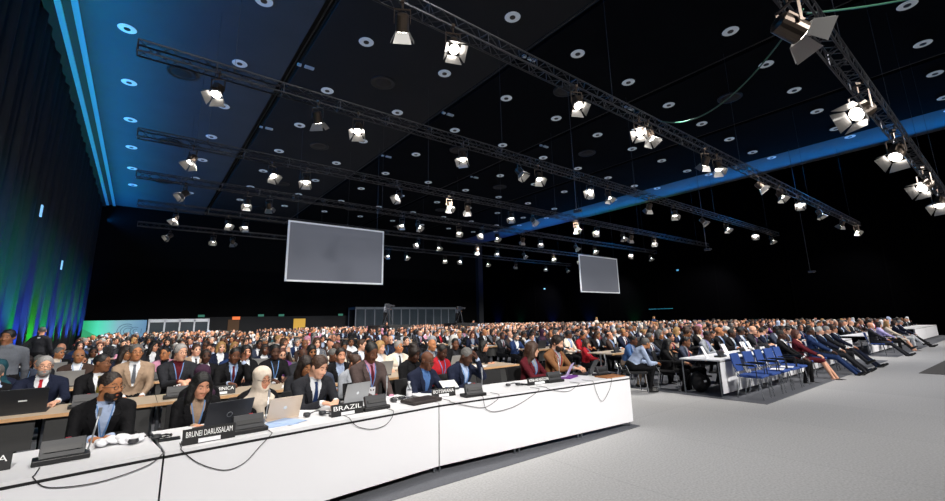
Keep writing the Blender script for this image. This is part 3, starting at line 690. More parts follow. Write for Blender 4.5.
def proto(key, spec, vox):
    """returns a top-level person with its children, built once"""
    g = grow(spec, vox); V, F, lab = g['body']
    me = arr_mesh('person', V, F, [S('light'), CL('charcoal'), CL('white'), CL('black'), M_shoe, HR('black'), M_eye, M_lip['light']], lab)
    o = bpy.data.objects.new('person', me); COL.objects.link(o)
    kids = {}
    if 'hair' in g:
        nm = 'headscarf' if spec.get('hair') == 'hijab' else 'hair'
        hm = arr_mesh(nm, g['hair'][0], g['hair'][1], [HR('black')]); h = bpy.data.objects.new(nm, hm); COL.objects.link(h); h.parent = o
    FT = F[g['torso']]; bv = BVHTree.FromPolygons([tuple(v) for v in V], [tuple(f) for f in FT]); T_ = g['T']; H = g['H']
    det = vox < .0135
    if det:
        RH = g['RH']
        for q in (-1, 1):
            e = MB(); n = 12; prof = [(.0118*math.sin(a), -.0118*math.cos(a)) for a in np.linspace(.02, math.pi-.02, 9)]
            vs = []
            e.lathe([(r_*1.12, z_) for r_, z_ in prof], n=n, axis='Y')
            me = None; c_ = Vector(H(q*.031, -.0685, .002)); e.v = [tuple(RH @ Vector((v[0], v[1], v[2]*.46))+c_) for v in e.v]
            eo = e.build('eye', mat('eye_white', (.26, .22, .20), .3), o, smooth=True)
            ir = MB(); ir.lathe([(.0075, .0), (.0065, .0035), (.001, .0045)], n=10, axis='Y'); c2 = Vector(H(q*.031, -.0775, .001))
            ir.v = [tuple(RH @ Vector((v[0], -v[1] if 0 else v[1], v[2]*.62))+c2) for v in ir.v]; ir.build('iris', M_eye, eo)
            b = MB(); b.tube([H(q*.014, -.080, .024), H(q*.024, -.0785, .0295), H(q*.036, -.073, .031), H(q*.049, -.0625, .026)], .0033, 6); b.build('eyebrow', HR('black'), o)
        l_ = MB()
        l_.tube([H(-.024, -.0775, -.066), H(-.012, -.0885, -.0635), H(0, -.0915, -.0650), H(.012, -.0885, -.0635), H(.024, -.0775, -.066)], .0038, 6)
        l_.tube([H(-.020, -.0785, -.069), H(-.010, -.0875, -.0715), H(0, -.0905, -.0725), H(.010, -.0875, -.0715), H(.020, -.0785, -.069)], .0046, 6); l_.build('mouth', M_lip['light'], o, smooth=True)
    if 'beard' in g:
        bm_ = arr_mesh('beard', g['beard'][0], g['beard'][1], [HR('black')]); b_ = bpy.data.objects.new('beard', bm_); COL.objects.link(b_); b_.parent = o
    if spec.get('collar', 'suit') == 'suit' and det:
        P0 = Vector(T_(0, 0, 0)); fwd = Vector(T_(0, -1, 0))-P0
        def hit(x, z, off):
            h = bv.ray_cast(Vector(T_(x, -.6, z)), -fwd, .8); return (h[0] if h[0] else Vector(T_(x, -.12, z)))+fwd*off
        vs = []; fs = []; nz, nx = 14, 8
        for i in range(nz+1):
            z = .195+.295*i/nz; w_ = .010+.062*(i/nz)**.9
            for j in range(nx+1): vs.append(hit(w_*(-1+2*j/nx), z, .003))
        for i in range(nz):
            for j in range(nx): a = i*(nx+1)+j; fs.append((a, a+1, a+nx+2, a+nx+1))
        sf = MB().add(vs, fs).build('shirt_front', CL('white'), o, smooth=True)
        for q in (-1, 1):      # lapels with a notch, and the shirt collar points
            pl = [(.010, .19, .004), (.026, .24, .016), (.040, .30, .024), (.052, .36, .031), (.063, .40, .037), (.066, .405, .024), (.072, .43, .030), (.070, .47, .022), (.062, .505, .016)]
            st = strip(bv, T_, [(q*(x+w_*.55), z, w_) for x, z, w_ in pl], 0, .008); st.build('lapel', CL('charcoal'), o)
            st = strip(bv, T_, [(q*.050, .508, .012), (q*.042, .488, .017), (q*.030, .462, .014), (q*.024, .448, .003)], 0, .010); st.build('shirt_collar', CL('white'), o)
    if spec.get('tie'):
        z = [.485, .465, .455, .40, .34, .28, .23]; w_ = [.016, .018, .013, .018, .022, .025, .022]
        strip(bv, T_, [(0, a, b) for a, b in zip(z, w_)], 0, .009).build('tie', CL('navy'), o)
    if spec.get('lanyard'):
        b = MB()
        for q in (-1, 1):
            pts = [(q*(.060-.056*t), .50-.27*t, .0048) for t in np.linspace(0, 1, 8)]
            st = strip(bv, T_, pts, 0, .011); b.add(st.v, st.f)
        b.build('lanyard', M_lanyard, o)
        P0 = Vector(T_(0, 0, 0)); c = Vector(T_(0, -.6, .18)); hh = bv.ray_cast(c, Vector(T_(0, 1, 0))-P0, .8); c = (hh[0] if hh[0] else Vector(T_(0, -.13, .18)))+(Vector(T_(0, -1, 0))-P0)*.008
        bb = MB().box((0, 0, 0), (.085, .006, .11)); Rm = g['RT']; bb.v = [tuple(Rm @ Vector(v)+c) for v in bb.v]; bb.build('badge', M_badge, o)
    if spec.get('glasses'):
        b = MB()
        for q in (-1, 1):
            pts = [H(q*.031+.021*math.cos(t), -.100+.004*abs(math.cos(t)), .0+.016*math.sin(t)) for t in np.linspace(0, 2*math.pi, 15)]
            b.tube(pts, .0022, 5); b.tube([H(q*.052, -.097, .004), H(q*.079, -.05, .004), H(q*.081, .02, .0)], .0022, 5)
        b.tube([H(-.010, -.104, .003), H(.010, -.104, .003)], .0022, 5); b.build('glasses', M_black, o)
    if spec.get('headset'):
        b = MB(); b.tube([H(.088*math.cos(t), .01, .02+.106*math.sin(t)) for t in np.linspace(0, math.pi, 13)], .006, 6)
        for q in (-1, 1): b.bar(H(q*.078, .01, -.0), H(q*.10, .01, -.0), .028, 12)
        b.build('headphones', M_dgrey, o)
    return o
SLOTMAT = ('skin', 'jacket', 'shirt', 'trousers', None, 'hair', None, 'lip')
def dress(o, skin='light', jacket='charcoal', shirt='white', trousers='black', hair='black', tie='navy', lan=None, scarf=None):
    vals = {0: S(skin), 1: CL(jacket), 2: CL(shirt), 3: CL(trousers), 5: HR(hair), 7: M_lip[skin]}
    for i, m_ in vals.items():
        if i == 1 and jacket == 'dress': continue
        o.material_slots[i].link = 'OBJECT'; o.material_slots[i].material = m_
    for c in o.children:
        base = c.name.split('.')[0]
        mm = {'hair': HR(hair), 'beard': HR(hair), 'eyebrow': HR('black' if hair in ('silver', 'grey', 'white') else hair), 'mouth': M_lip[skin], 'lapel': CL(jacket if jacket != 'dress' else 'black'), 'shirt_front': CL(shirt), 'shirt_collar': CL(shirt), 'headscarf': CL(scarf or 'cream'), 'tie': CL(tie), 'lanyard': lan and CL(lan)}.get(base)
        if mm: c.material_slots[0].link = 'OBJECT'; c.material_slots[0].material = mm

def hero(spec, loc, rz, label, group='delegates at the front table', vox=.0078, scale=1, **dr):
    o = proto(None, spec, vox); o.location = loc; o.rotation_euler.z = R(rz); o.scale = (scale,)*3; dress(o, **dr); tag(o, label, 'person', group)
    return o
DH = lambda dx=.13, y=-.42, z=.79: [(-dx, y, z), (dx, y, z)]
Y1 = 5.28
# front table, left to right
hero(dict(lean=14, turn=4, head=(38, 6, 0), hands=[(-.04, -.40, .79), (.06, -.40, .79)], hair='crop', beard=1, glasses=1, lanyard=1, w=1.0), (-.17, Y1, -.03), 2,
     'bearded man with glasses in dark jacket and pale blue shirt at the front table', skin='tan', jacket='black', shirt='lightblue', hair='darkbrown')
hero(dict(fem=1, lean=20, head=(14, 20, 0), hands=[(-.03, -.36, .79), (.14, -.40, .79)], hair='long', lanyard=1, w=.92), (.54, Y1+.02, -.04), 2,
     'woman with long black hair and tan top looking down at a dark laptop', skin='light', jacket='black', shirt='beige', hair='black', scale=.98)
hero(dict(fem=1, lean=14, head=(18, 12, 0), hands=DH(.1, -.36), hair='hijab', glasses=1, w=.92), (1.10, Y1+.02, -.05), 4,
     'woman in cream headscarf and glasses with black jacket behind a pale laptop', skin='light', jacket='black', shirt='black', scarf='cream', scale=.97)
hero(dict(lean=20, head=(26, 24, 0), hands=[(-.02, -.42, .79), (.12, -.42, .79)], hair='short', tie=1, w=1.05), (1.66, Y1+.02, 0), 6,
     'man in dark suit with blue tie writing behind the plate reading BRAZIL', skin='pale', jacket='charcoal', shirt='white', hair='brown', tie='blue', scale=1.02)
hero(dict(lean=6, head=(6, 24, 0), hands=[(-.10, -.36, .66), (.12, -.36, .66)], hair='crop', tie=1, lanyard=1, w=1.06), (2.46, Y1+.17, .03), 4,
     'man in brown-grey suit with purple shirt and white badge, head bowed, beside a water bottle', skin='dark', jacket='maroonbrown', shirt='pink', hair='black', tie='burgundy', scale=1.05)
hero(dict(lean=16, head=(12, 20, 0), hands=[(-.06, -.36, .79), (.10, -.46, .80)], hair='none', glasses=1, w=1.08), (3.14, Y1, -.03), 8,
     'bald man with glasses in navy suit and blue shirt tapping a tablet', skin='dark', jacket='navy', shirt='midblue', hair='black')
hero(dict(lean=20, head=(14, 28, 0), hands=[(-.10, -.38, .79), (.115, -.30, 1.10, 'brow')], hair='crop', lanyard=1, w=1.1), (3.80, Y1+.04, -.02), 6,
     'grey-haired man in navy suit resting his forehead on one hand', skin='deep', jacket='navy', shirt='lightblue', hair='grey', scale=1.02)
hero(dict(fem=1, lean=10, head=(42, 8, 0), hands=[(-.0, -.38, .79), (.14, -.42, .79)], hair='longcurl', lanyard=1, glasses=1, w=.95), (5.22, Y1-.02, -.02), 10,
     'woman with long brown hair in burgundy blazer near the right end of the table', skin='pale', jacket='burgundy', shirt='lightgrey', hair='brown')
hero(dict(lean=12, head=(8, 18, 0), hands=[(-.02, -.42, .79), (.15, -.42, .79)], hair='curly', beard=2, lanyard=1, w=1.1), (5.90, Y1+.05, 0), 6,
     'bearded man with curly hair in tan leather jacket typing at the table end', skin='pale', jacket='tanleather', shirt='lightgrey', hair='darkbrown', lan='red', scale=1.05)
# advisers seated just behind the front table
Y2 = 6.22
G2 = 'advisers seated behind the front table'
hero(dict(fem=1, lean=12, head=(-4, 16, 0), hands=DH(.1, -.3, .66), hair='hijab', w=.92), (.66, Y2, -.05), 2, 'woman in dark plum headscarf directly behind the long-haired woman at the front', G2, .012, skin='tan', jacket='black', scarf='plum', shirt='black', scale=.96)
hero(dict(fem=1, lean=18, head=(8, 26, 0), hands=DH(.07, -.34, .70), hair='longcurl', glasses=1, w=.92), (1.80, Y2, -.05), 8, 'woman with long dark curls and glasses looking down, behind the headscarf and dark suit', G2, .012, skin='tan', jacket='charcoal', shirt='black', hair='darkbrown')
hero(dict(lean=12, head=(10, 12, 0), hands=DH(.1, -.34, .68), hair='short', w=1.0), (2.10, Y2+.15, -.08), 8, 'grey-haired man in grey jacket partly hidden behind the man in the dark suit', G2, .012, skin='dark', jacket='slate', shirt='lightgrey', hair='grey')
hero(dict(lean=14, head=(0, 8, 0), hands=DH(.1, -.34, .68), hair='short', w=1.0), (2.62, Y2+.75, -.02), -4, 'dark-haired man behind the silver laptop, face half hidden', G2, .012, skin='light', jacket='black', shirt='lightblue', hair='darkbrown')
hero(dict(fem=1, lean=12, head=(20, 22, 0), hands=DH(.08, -.34, .72), hair='bun', w=.9), (2.52, Y2-.02, -.05), 8, 'woman with tied brown hair in pale patterned top looking down at a white flask', G2, .012, skin='light', jacket='lightgrey', shirt='lightgrey', hair='brown', scale=.97)
hero(dict(fem=1, lean=12, head=(16, 24, 0), hands=DH(.08, -.34, .70), hair='updo', w=1.0), (3.50, Y2, -.02), 8, 'woman with braided updo in black jacket between the two front suits, head bowed', G2, .012, skin='deep', jacket='black', shirt='black', hair='darkbrown', scale=1.0)
hero(dict(lean=10, head=(4, 24, 0), hands=DH(.08, -.34, .70), hair='crop', lanyard=1, collar='crew', w=1.02), (4.06, Y2, -.02), 6, 'man in bright red sweater with lanyard, head bowed behind the two navy suits', G2, .012, skin='deep', jacket='red', shirt='red', hair='black')
# second table row
Y3 = 7.86
G3 = 'delegates at the second table'
hero(dict(lean=4, head=(12, 2, 0), hands=[(-.16, -.40, .80), (.2, -.42, .79)], hair='short', beard=1, glasses=1, tie=1, w=1.14), (-.90, Y3, .0), 2, 'grey-bearded man with glasses in navy suit and red tie behind a black laptop', G3, .0115, skin='pale', jacket='navy', shirt='white', hair='silver', tie='red', scale=1.0)
hero(dict(lean=8, head=(48, 2, 0), hands=DH(.1, -.38, .79), hair='crop', glasses=1, tie=1, w=1.0), (-.36, Y3+.04, .0), 14, 'man with glasses in black jacket and olive tie turned sideways, next to the grey-bearded man', G3, .0115, skin='brown', jacket='black', shirt='white', hair='black', tie='olivegold')
hero(dict(lean=2, head=(8, -4, 0), hands=DH(.1, -.30, .62), hair='short', glasses=1, tie=1, w=1.12), (.02, Y3+.42, .05), 4, 'older grey-haired man in beige suit with striped tie sitting upright', G3, .0115, skin='tan', jacket='beige', shirt='white', hair='grey', tie='grey', scale=1.03)
hero(dict(lean=4, head=(22, 4, 0), hands=[(-.02, -.36, .82), (.08, -.36, .82)], hair='short', glasses=1, headset=1, lanyard=1, w=1.1), (.53, Y3, .06), 6, 'silver-haired man with glasses and headphones in charcoal jacket over burgundy', G3, .0115, skin='pale', jacket='charcoal', shirt='burgundy', hair='silver', scale=1.02)
hero(dict(lean=12, head=(2, 14, 6), hands=[(-.10, -.38, .79), (.10, -.27, 1.07, 'chin')], hair='crop', lanyard=1, tie=1, w=1.1), (1.24, Y3, .02), 4, 'man in black suit with chin on one hand behind the plate reading DOMINICA', G3, .0115, skin='dark', jacket='black', shirt='lightblue', hair='black', tie='burgundy')
hero(dict(lean=6, head=(-6, 10, 0), hands=DH(.1, -.36, .78), hair='crop', lanyard=1, w=1.0), (1.86, Y3, .02), 2, 'young man with short black hair in black jacket and pale blue lanyard, second table', G3, .012, skin='deep', jacket='black', shirt='charcoal', hair='black')
hero(dict(fem=1, lean=10, head=(20, 10, 0), hands=DH(.1, -.38, .79), hair='bob', w=1.0), (3.72, Y3, .0), 6, 'woman with blond bob in pale top behind the man in the brown-grey suit', G3, .012, skin='pale', jacket='cream', shirt='white', hair='blond')
hero(dict(lean=8, head=(8, 8, 0), hands=DH(.1, -.38, .79), hair='none', w=1.05), (4.92, Y3, -.02), 6, 'bald man in grey jacket between the two navy suits of the front table', G3, .012, skin='tan', jacket='slate', shirt='lightgrey', hair='black')
hero(dict(lean=8, head=(-10, 10, 0), hands=DH(.1, -.38, .79), hair='crop', w=1.05), (5.50, Y3-.05, -.02), -6, 'man with cropped hair in black jacket right behind the forehead-resting man', G3, .012, skin='dark', jacket='black', shirt='charcoal', hair='black')
hero(dict(fem=1, lean=20, head=(26, 8, 0), hands=DH(.08, -.38, .79), hair='bob', w=.95), (6.02, Y3-.2, -.02), 12, 'woman with short black hair in black jacket leaning over the end of the second table', G3, .012, skin='light', jacket='black', shirt='black', hair='black', scale=.97)
hero(dict(fem=1, lean=2, head=(20, 16, 0), hands=[(-.05, -.32, .70), (.10, -.34, .70)], hair='bob', lanyard=1, w=1.0), (10.15, Y3+.02, -.16), 30, 'woman with short brown hair in red blazer at the end of the wooden desk', G3, .012, skin='light', jacket='red', shirt='charcoal', hair='brown', scale=.94)
# aisle and right block, first table
GA = 'people seated on the centre aisle'
hero(dict(lean=38, head=(10, 4, 0), hands=[(-.05, -.52, .62), (.10, -.50, .62)], hair='short', collar='shirt', sleeves=0, w=1.12), (9.02, 5.75, 0), 52, 'grey-haired man in pale blue shirt leaning forward on an aisle chair', GA, .012, skin='tan', jacket='lightblue', shirt='lightblue', trousers='black', hair='grey', scale=1.0)
hero(dict(lean=22, head=(10, 10, 0), hands=DH(.08, -.42, .62), hair='crop', tie=1, w=1.0), (9.75, 6.35, 0), 10, 'man in blue shirt with red tie and tan trousers behind the leaning man', GA, .0115, skin='dark', jacket='midblue', shirt='lightblue', trousers='beige', tie='burgundy', hair='black', scale=.95)
hero(dict(fem=1, lean=8, head=(6, 14, 0), hands=DH(.1, -.40, .74), hair='long', w=1.0), (9.80, 5.35, -.10), 22, 'woman with long dark hair in black dress at the corner of the right front table', GA, .012, skin='light', jacket='black', shirt='beige', hair='black', scale=.95)
GR = 'delegates at the right front table'
hero(dict(lean=14, head=(0, 10, 0), hands=DH(.1, -.40, .79), hair='crop', tie=1, w=1.05), (10.42, 5.3, -.12), 12, 'balding man in grey suit with bright red tie at the right front table', GR, .0115, skin='brown', jacket='slate', shirt='lightgrey', tie='red', hair='black')
hero(dict(lean=14, head=(-4, 12, 0), hands=DH(.1, -.40, .79), hair='crop', lanyard=1, w=1.1), (11.55, 5.3, -.02), 6, 'man in light grey suit and lilac shirt behind papers at the right front table', GR, .0115, skin='deep', jacket='lightgrey', shirt='lilac', hair='black')
hero(dict(lean=4, head=(16, 0, 0), hands=DH(.1, -.38, .79), hair='none', lanyard=1, w=1.1), (12.55, 5.3, .0), 10, 'bald man in black suit with blue shirt, upright at the right front table', GR, .0115, skin='tan', jacket='black', shirt='lightblue', hair='black', scale=1.02)
hero(dict(lean=8, head=(8, 6, 0), hands=DH(.1, -.40, .79), hair='crop', lanyard=1, w=1.0), (13.2, 5.3, -.04), 6, 'man in black suit and white shirt right of the bald man', GR, .0115, skin='deep', jacket='black', shirt='white', hair='black')
# front row of chairs at the right
GF = 'people in the front row of blue chairs'
FR = -.06
hero(dict(lean=-4, head=(14, 2, 0), hands=[(-.06, -.30, .64), (.10, -.32, .64)], hair='crop', legs='desk', tie=1, w=1.08), (12.98, 3.92, FR), 6, 'man in black suit first after the empty blue chairs, sitting back', GF, .012, skin='deep', jacket='black', shirt='white', hair='black')
hero(dict(fem=1, lean=-2, head=(14, 2, 0), hands=[(-.04, -.34, .66), (.12, -.34, .66)], hair='bob', collar='dress', legs='side', w=1.0), (14.05, 3.92, FR), 6, 'red-haired woman in burgundy jacket with bare legs in the front row', GF, .012, skin='pale', jacket='burgundy', shirt='black', trousers='burgundy', hair='auburn', scale=.98)
hero(dict(lean=-2, head=(20, 2, 0), hands=DH(.07, -.34, .66), hair='crop', legs='out', lanyard=1, w=1.15), (15.3, 3.92, FR), 8, 'man in bright blue suit in the front row with feet stretched out', GF, .012, skin='deep', jacket='blue', shirt='lightblue', trousers='blue', hair='black', scale=1.02)
hero(dict(lean=-4, head=(14, 2, 0), hands=DH(.07, -.34, .66), hair='short', legs='out', lanyard=1, w=1.05), (16.25, 3.92, FR), 8, 'white-haired man in navy suit in the front row beside the blue suit', GF, .012, skin='pale', jacket='navy', shirt='white', trousers='charcoal', hair='white')
hero(dict(lean=-4, head=(16, 4, 0), hands=DH(.07, -.34, .66), hair='short', legs='cross', lanyard=1, tie=1, w=1.05), (17.0, 3.92, FR), 8, 'silver-haired man in dark grey suit with legs crossed in the front row', GF, .0115, skin='pale', jacket='charcoal', shirt='white', trousers='charcoal', hair='silver')
hero(dict(lean=-6, head=(16, 0, 0), hands=DH(.07, -.32, .66), hair='short', legs='out', lanyard=1, tie=1, w=1.05), (17.85, 3.92, FR), 10, 'man in navy suit at the right end of the near front row, legs stretched out', GF, .0115, skin='light', jacket='navy', shirt='white', trousers='navy', hair='brown')
GQ = 'people in the far right front row'
for i, (x, sp, lb, dr) in enumerate((
    (23.0, dict(lean=-4, head=(10, 4, 0), hair='none', legs='out', tie=1, w=1.15), 'bald man in dark suit and purple tie first in the far right front row', dict(skin='light', jacket='charcoal', shirt='lilac', tie='purple', trousers='charcoal')),
    (24.6, dict(fem=1, lean=-4, head=(10, 4, 0), hair='bob', legs='cross', w=1.0), 'dark-haired woman in lilac jacket in the far right front row', dict(skin='pale', jacket='lilac', shirt='white', hair='darkbrown')),
    (26.2, dict(fem=1, lean=-4, head=(10, 4, 0), hair='long', collar='dress', legs='side', w=1.0), 'blond woman in cream dress with bare legs in the far right front row', dict(skin='pale', jacket='cream', shirt='white', trousers='cream', hair='blond')),
    (27.9, dict(fem=1, lean=-4, head=(10, 4, 0), hair='bob', legs='cross', w=1.0), 'woman in navy top and white trousers in the far right front row', dict(skin='pale', jacket='navy', shirt='white', trousers='white', hair='brown')),
    (29.3, dict(lean=-4, head=(10, 4, 0), hair='short', legs='out', w=1.05), 'man in navy jacket and black trousers at the end of the far right front row', dict(skin='light', jacket='navy', shirt='lightblue', trousers='black', hair='silver')))):
    sp['hands'] = DH(.07, -.34, .66); hero(sp, (x, 3.92, FR), 8, lb, GQ, .016, **dr)
# standing at the left curtain
hero(dict(stand=1, lean=3, head=(150, 0, 0), hands=[(-.26, -.10, .82), (.27, -.18, .92)], hair='short', step=.10, w=1.15), (-1.55, 9.6, 0), 195, 'man in grey jacket walking away along the left aisle', 'people standing by the curtain', .0115, skin='brown', jacket='grey', shirt='grey', trousers='black', hair='black', scale=.98)
hero(dict(stand=1, lean=2, head=(40, 0, 0), hands=[(-.2, -.16, .88), (.16, .18, .95)], hair='crop', step=.05, w=1.0), (-2.12, 17.2, 0), 160, 'man in dark suit standing close to the lit curtain', 'people standing by the curtain', .0115, skin='light', jacket='charcoal', shirt='white', trousers='black', hair='grey', scale=1.02)

# ------------------------------------------------------------------ furniture
def office_chair(up, name='conference_chair'):
    o = empty(name, (0, 0, 0))
    s_ = MB().box((0, -.02, .435), (.46, .45, .05)).build('seat', up, o, bevel=.018)
    b = MB(); n = 6; vs = []
    for i in range(n+1):
        a = -1+2*i/n; y = .20+.035*(1-a*a)
        for z, dy in ((.50, 0), (.86, .07)):
            vs += [(a*.22, y+dy, z), (a*.22, y+dy+.03, z)]
    fs = []
    for i in range(n):
        p = 4*i; q = p+4; fs += [(p, q, q+2, p+2), (p+1, p+3, q+3, q+1), (p, p+1, q+1, q), (p+2, q+2, q+3, p+3)]
    fs += [(0, 2, 3, 1), (4*n, 4*n+1, 4*n+3, 4*n+2)]
    b.add(vs, fs); b.build('backrest', up, o, bevel=.008)
    for sx in (-1, 1):
        MB().tube([(sx*.22, -.22, 0), (sx*.23, -.18, .41)], .012, 8).build('leg', M_chrome, o)
        MB().tube([(sx*.22, .24, 0), (sx*.23, .15, .41), (sx*.225, .23, .60)], .012, 8).build('leg', M_chrome, o)
        MB().tube([(sx*.25, -.16, .43), (sx*.26, -.16, .64), (sx*.26, .18, .66)], .011, 8).box((sx*.26, -.02, .665), (.035, .26, .02)).build('armrest', M_black, o)
    return o
chB = office_chair(M_bluechair, 'blue_chair'); usedB = False
def put(o0, used, loc, rz, label, cat, group):
    o = o0 if not used else copy_tree(o0); o.location = loc; o.rotation_euler.z = R(rz); tag(o, label, cat, group); return o
for i, (x, lb) in enumerate(((10.02, 'empty blue chair at the left end of the front row'), (10.66, 'empty blue chair second from the left in the front row'), (11.28, 'empty blue chair with a white paper, third from the left'), (11.88, 'empty blue chair with a white paper, fourth from the left'), (12.46, 'empty blue chair next to the man in black suit'))):
    put(chB, i > 0, (x, 3.70, 0), [3, -2, 2, -3, 1][i], lb, 'chair', 'empty blue chairs in the front row')
for i, (x, who) in enumerate(((12.98, 'black suit'), (14.05, 'burgundy jacket'), (15.3, 'bright blue suit'), (16.25, 'white-haired man'), (17.0, 'crossed legs'), (17.85, 'navy suit at the end'))):
    put(chB, True, (x, 3.92, 0), 6, 'blue chair under the person with %s' % who if i != 3 else 'blue chair under the white-haired man', 'chair', 'occupied blue chairs in the front row')
for i, x in enumerate((23.0, 24.6, 26.2, 27.9, 29.3)):
    put(chB, True, (x, 3.92, 0), 8, 'blue chair in the far right front row, %s seat' % ORD[i], 'chair', 'occupied blue chairs in the far right row')
for k, x in enumerate((11.28, 11.9)):
    b = MB().box((0, 0, .465), (.34, .24, .006), rz=.2).build('paper_sheet', M_paper); b.location = (x, 3.64, 0); tag(b, 'white paper lying on an empty blue chair, %s one' % ['left', 'right'][k], 'paper', 'papers on the blue chairs')

# front tables: long white covered tables
def white_table(x0, y0, x1, y1, depth, label, tall=.74, legs=3, group=None, hem=.08, end_panel=False):
    L = math.hypot(x1-x0, y1-y0); rz = math.atan2(y1-y0, x1-x0); o = empty('conference_table', (x0, y0, 0), rz, label, 'table', group)
    MB().box((L/2, depth/2, tall-.0125), (L-.006, depth, .025)).build('tabletop', M_white, o)
    MB().box((L/2, .004, tall-.035), (L-.006, .012, .018)).build('edge_gap', M_black, o)
    MB().box((L/2, .006, (tall-.045+hem)/2), (L-.008, .012, tall-.045-hem)).build('front_panel', mat('white_cover', hexc('e6e6ea'), .6, noise=.02, nscale=1.2), o)
    for i in range(legs):
        for dx in ((-.035, .035) if 0 < i < legs-1 else ((.03,) if i == 0 else (-.03,))):
            for yy in (.05, depth-.05): MB().bar((L*i/(legs-1)+dx, yy, 0), (L*i/(legs-1)+dx, yy, tall-.02), .014, 8).build('leg', M_metal, o)
    return o
GT = 'white covered tables of the front row'
white_table(-2.25, 3.80, .25, 4.11, .86, 'long white table at the left end of the front row', group=GT)
white_table(.255, 4.10, 2.80, 4.29, .86, 'long white table behind the plates BRUNEI DARUSSALAM and BRAZIL', group=GT)
white_table(2.805, 4.29, 6.2, 4.03, .80, 'long white table at the right end of the front row by the aisle', legs=4, group=GT)
GT2 = 'white tables of the right block front row'
for i in range(5):
    white_table(9.58+2.15*i, 4.10, 9.58+2.15*i+2.14, 4.10, .85, 'white table of the right block front row, %s from the aisle' % ORD[i], legs=2, group=GT2)
for i in range(3):
    white_table(22.75+3.0*i, 4.10, 22.75+3.0*i+2.98, 4.10, .85, 'white table in the far right block front row, %s from the aisle' % ORD[i], legs=2, group='white tables of the far right block')
white_table(33.2, 4.0, 37.0, 4.0, .85, 'pale blue-lit white table near the right wall, left one of two', legs=2, group='tables by the right wall')
white_table(37.02, 4.0, 42.0, 4.0, .85, 'pale blue-lit white table near the right wall, right one of two', legs=2, group='tables by the right wall')

# desks of the rows behind
def desk(name='desk'):
    o = empty(name, (0, 0, 0))   # origin: front edge centre; 2.05 m wide
    MB().box((0, .40, .7275), (2.03, .78, .025)).build('tabletop', M_top, o)
    MB().box((0, .004, .722), (2.04, .016, .036)).build('edge_strip', M_wood, o)
    for sx in (-.5, .5): MB().box((sx, .05, .55), (.92, .015, .30), rx=R(-4)).build('modesty_panel', M_flap, o)
    for sx in (-.98, 0, .98):
        MB().bar((sx, .40, .05), (sx, .40, .715), .022, 8).box((sx, .40, .025), (.05, .60, .04)).build('leg', M_metal, o)
    return o
desk0 = desk(); usedD = False
PITCH_ROW = 2.6
BLOCKS = {'left block': (-1.75, 6.4, 4), 'middle block': (9.65, 20.3, 5), 'right block': (22.6, 42.8, 10)}
for r_ in range(1, 13):
    for bn, (bx0, bx1, nd) in BLOCKS.items():
        if bn == 'right block' and r_ > 7: continue
        for i in range(nd):
            x = bx0+(i+.5)*(bx1-bx0)/nd if bn != 'right block' else bx0+1.03+i*2.05
            if abs(x-15.3) < 2.3 and abs(4.5+PITCH_ROW*r_-30.3) < 1.6: continue
            dk = put(desk0, usedD, (x, 4.13+PITCH_ROW*r_, 0), 0, 'beech-edged desk in %s, table row %d from the front, %s from its left end' % (bn, r_+1, ORD[i]), 'desk', 'beech-edged desks in rows'); usedD = True
            if bn == 'middle block' and r_ == 1 and i == 0:
                for c in list(dk.children):
                    if c.name.startswith('modesty'): bpy.data.objects.remove(c)

# chairs under the first rows
chK = office_chair(M_blackchair, 'black_chair'); usedK = False
CH = [(-.17, Y1+.06), (.54, Y1+.06), (1.10, Y1+.06), (1.66, Y1+.06), (2.46, Y1+.2), (3.14, Y1+.04), (3.80, Y1+.06), (5.22, Y1+.03), (5.90, Y1+.08)]
for i, (x, y) in enumerate(CH):
    put(chK, usedK, (x, y, 0), 0, 'black chair under the %s person of the front table from the left' % ORD[i], 'chair', 'black chairs at the front table'); usedK = True
put(chK, True, (4.5, 5.25, 0), -12, 'empty black chair at the front table between navy suit and burgundy blazer', 'chair', None)
st_ = put(chK, True, (9.02, 5.75, 0), 52, 'black stool under the man in pale blue shirt in the aisle', 'stool', None); st_.name = 'stool'
for c in list(st_.children):
    if c.name.startswith(('backrest', 'armrest')): bpy.data.objects.remove(c)
put(chK, True, (9.80, 5.35, 0), 22, 'black chair under the woman in black at the table corner', 'chair', None)
s2_ = put(chK, True, (9.75, 6.35, 0), 10, 'black stool under the man with tan trousers', 'stool', None); s2_.name = 'stool'
for c in list(s2_.children):
    if c.name.startswith(('backrest', 'armrest')): bpy.data.objects.remove(c)

# ------------------------------------------------------------------ things on the front table
def plate(x, y, rz, w_, txt, label, z=.74, h=.115, group='country name plates on the front table'):
    o = empty('name_plate', (x, y, z), R(rz), label, 'name plate', group)
    MB().box((0, 0, h/2), (w_, .012, h), rx=R(-10)).box((-w_/2+.03, .03, .012), (.05, .08, .022)).box((w_/2-.03, .03, .012), (.05, .08, .022)).build('board', M_black, o)
    MB().box((0, -.012, .022), (w_*.42, .004, .03), rx=R(-10)).build('paper_slip', M_paper, o)
    text_obj('lettering', txt, w_*.88 if len(txt) > 3 else w_*.3, h*.36, M_lettering, o, (0 if len(txt) > 3 else w_*.25, -.0095+.004, h*.66), (R(80), 0, 0))
    return o
plate(-.755, 4.33, 7, .36, 'BULGARIA', 'black country plate cut by the left picture edge, reading BULGARIA')
plate(.55, 4.22, 4, .37, 'BRUNEI DARUSSALAM', 'black country plate reading BRUNEI DARUSSALAM')
plate(1.77, 4.40, 4, .34, 'BRAZIL', 'black country plate reading BRAZIL')
plate(3.06, 4.58, -4, .33, 'BOTSWANA', 'black country plate reading BOTSWANA', h=.105)
plate(4.62, 4.46, -4, .44, 'BOSNIA AND HERZEGOVINA', 'black country plate near the right end of the table, small lettering', h=.10)
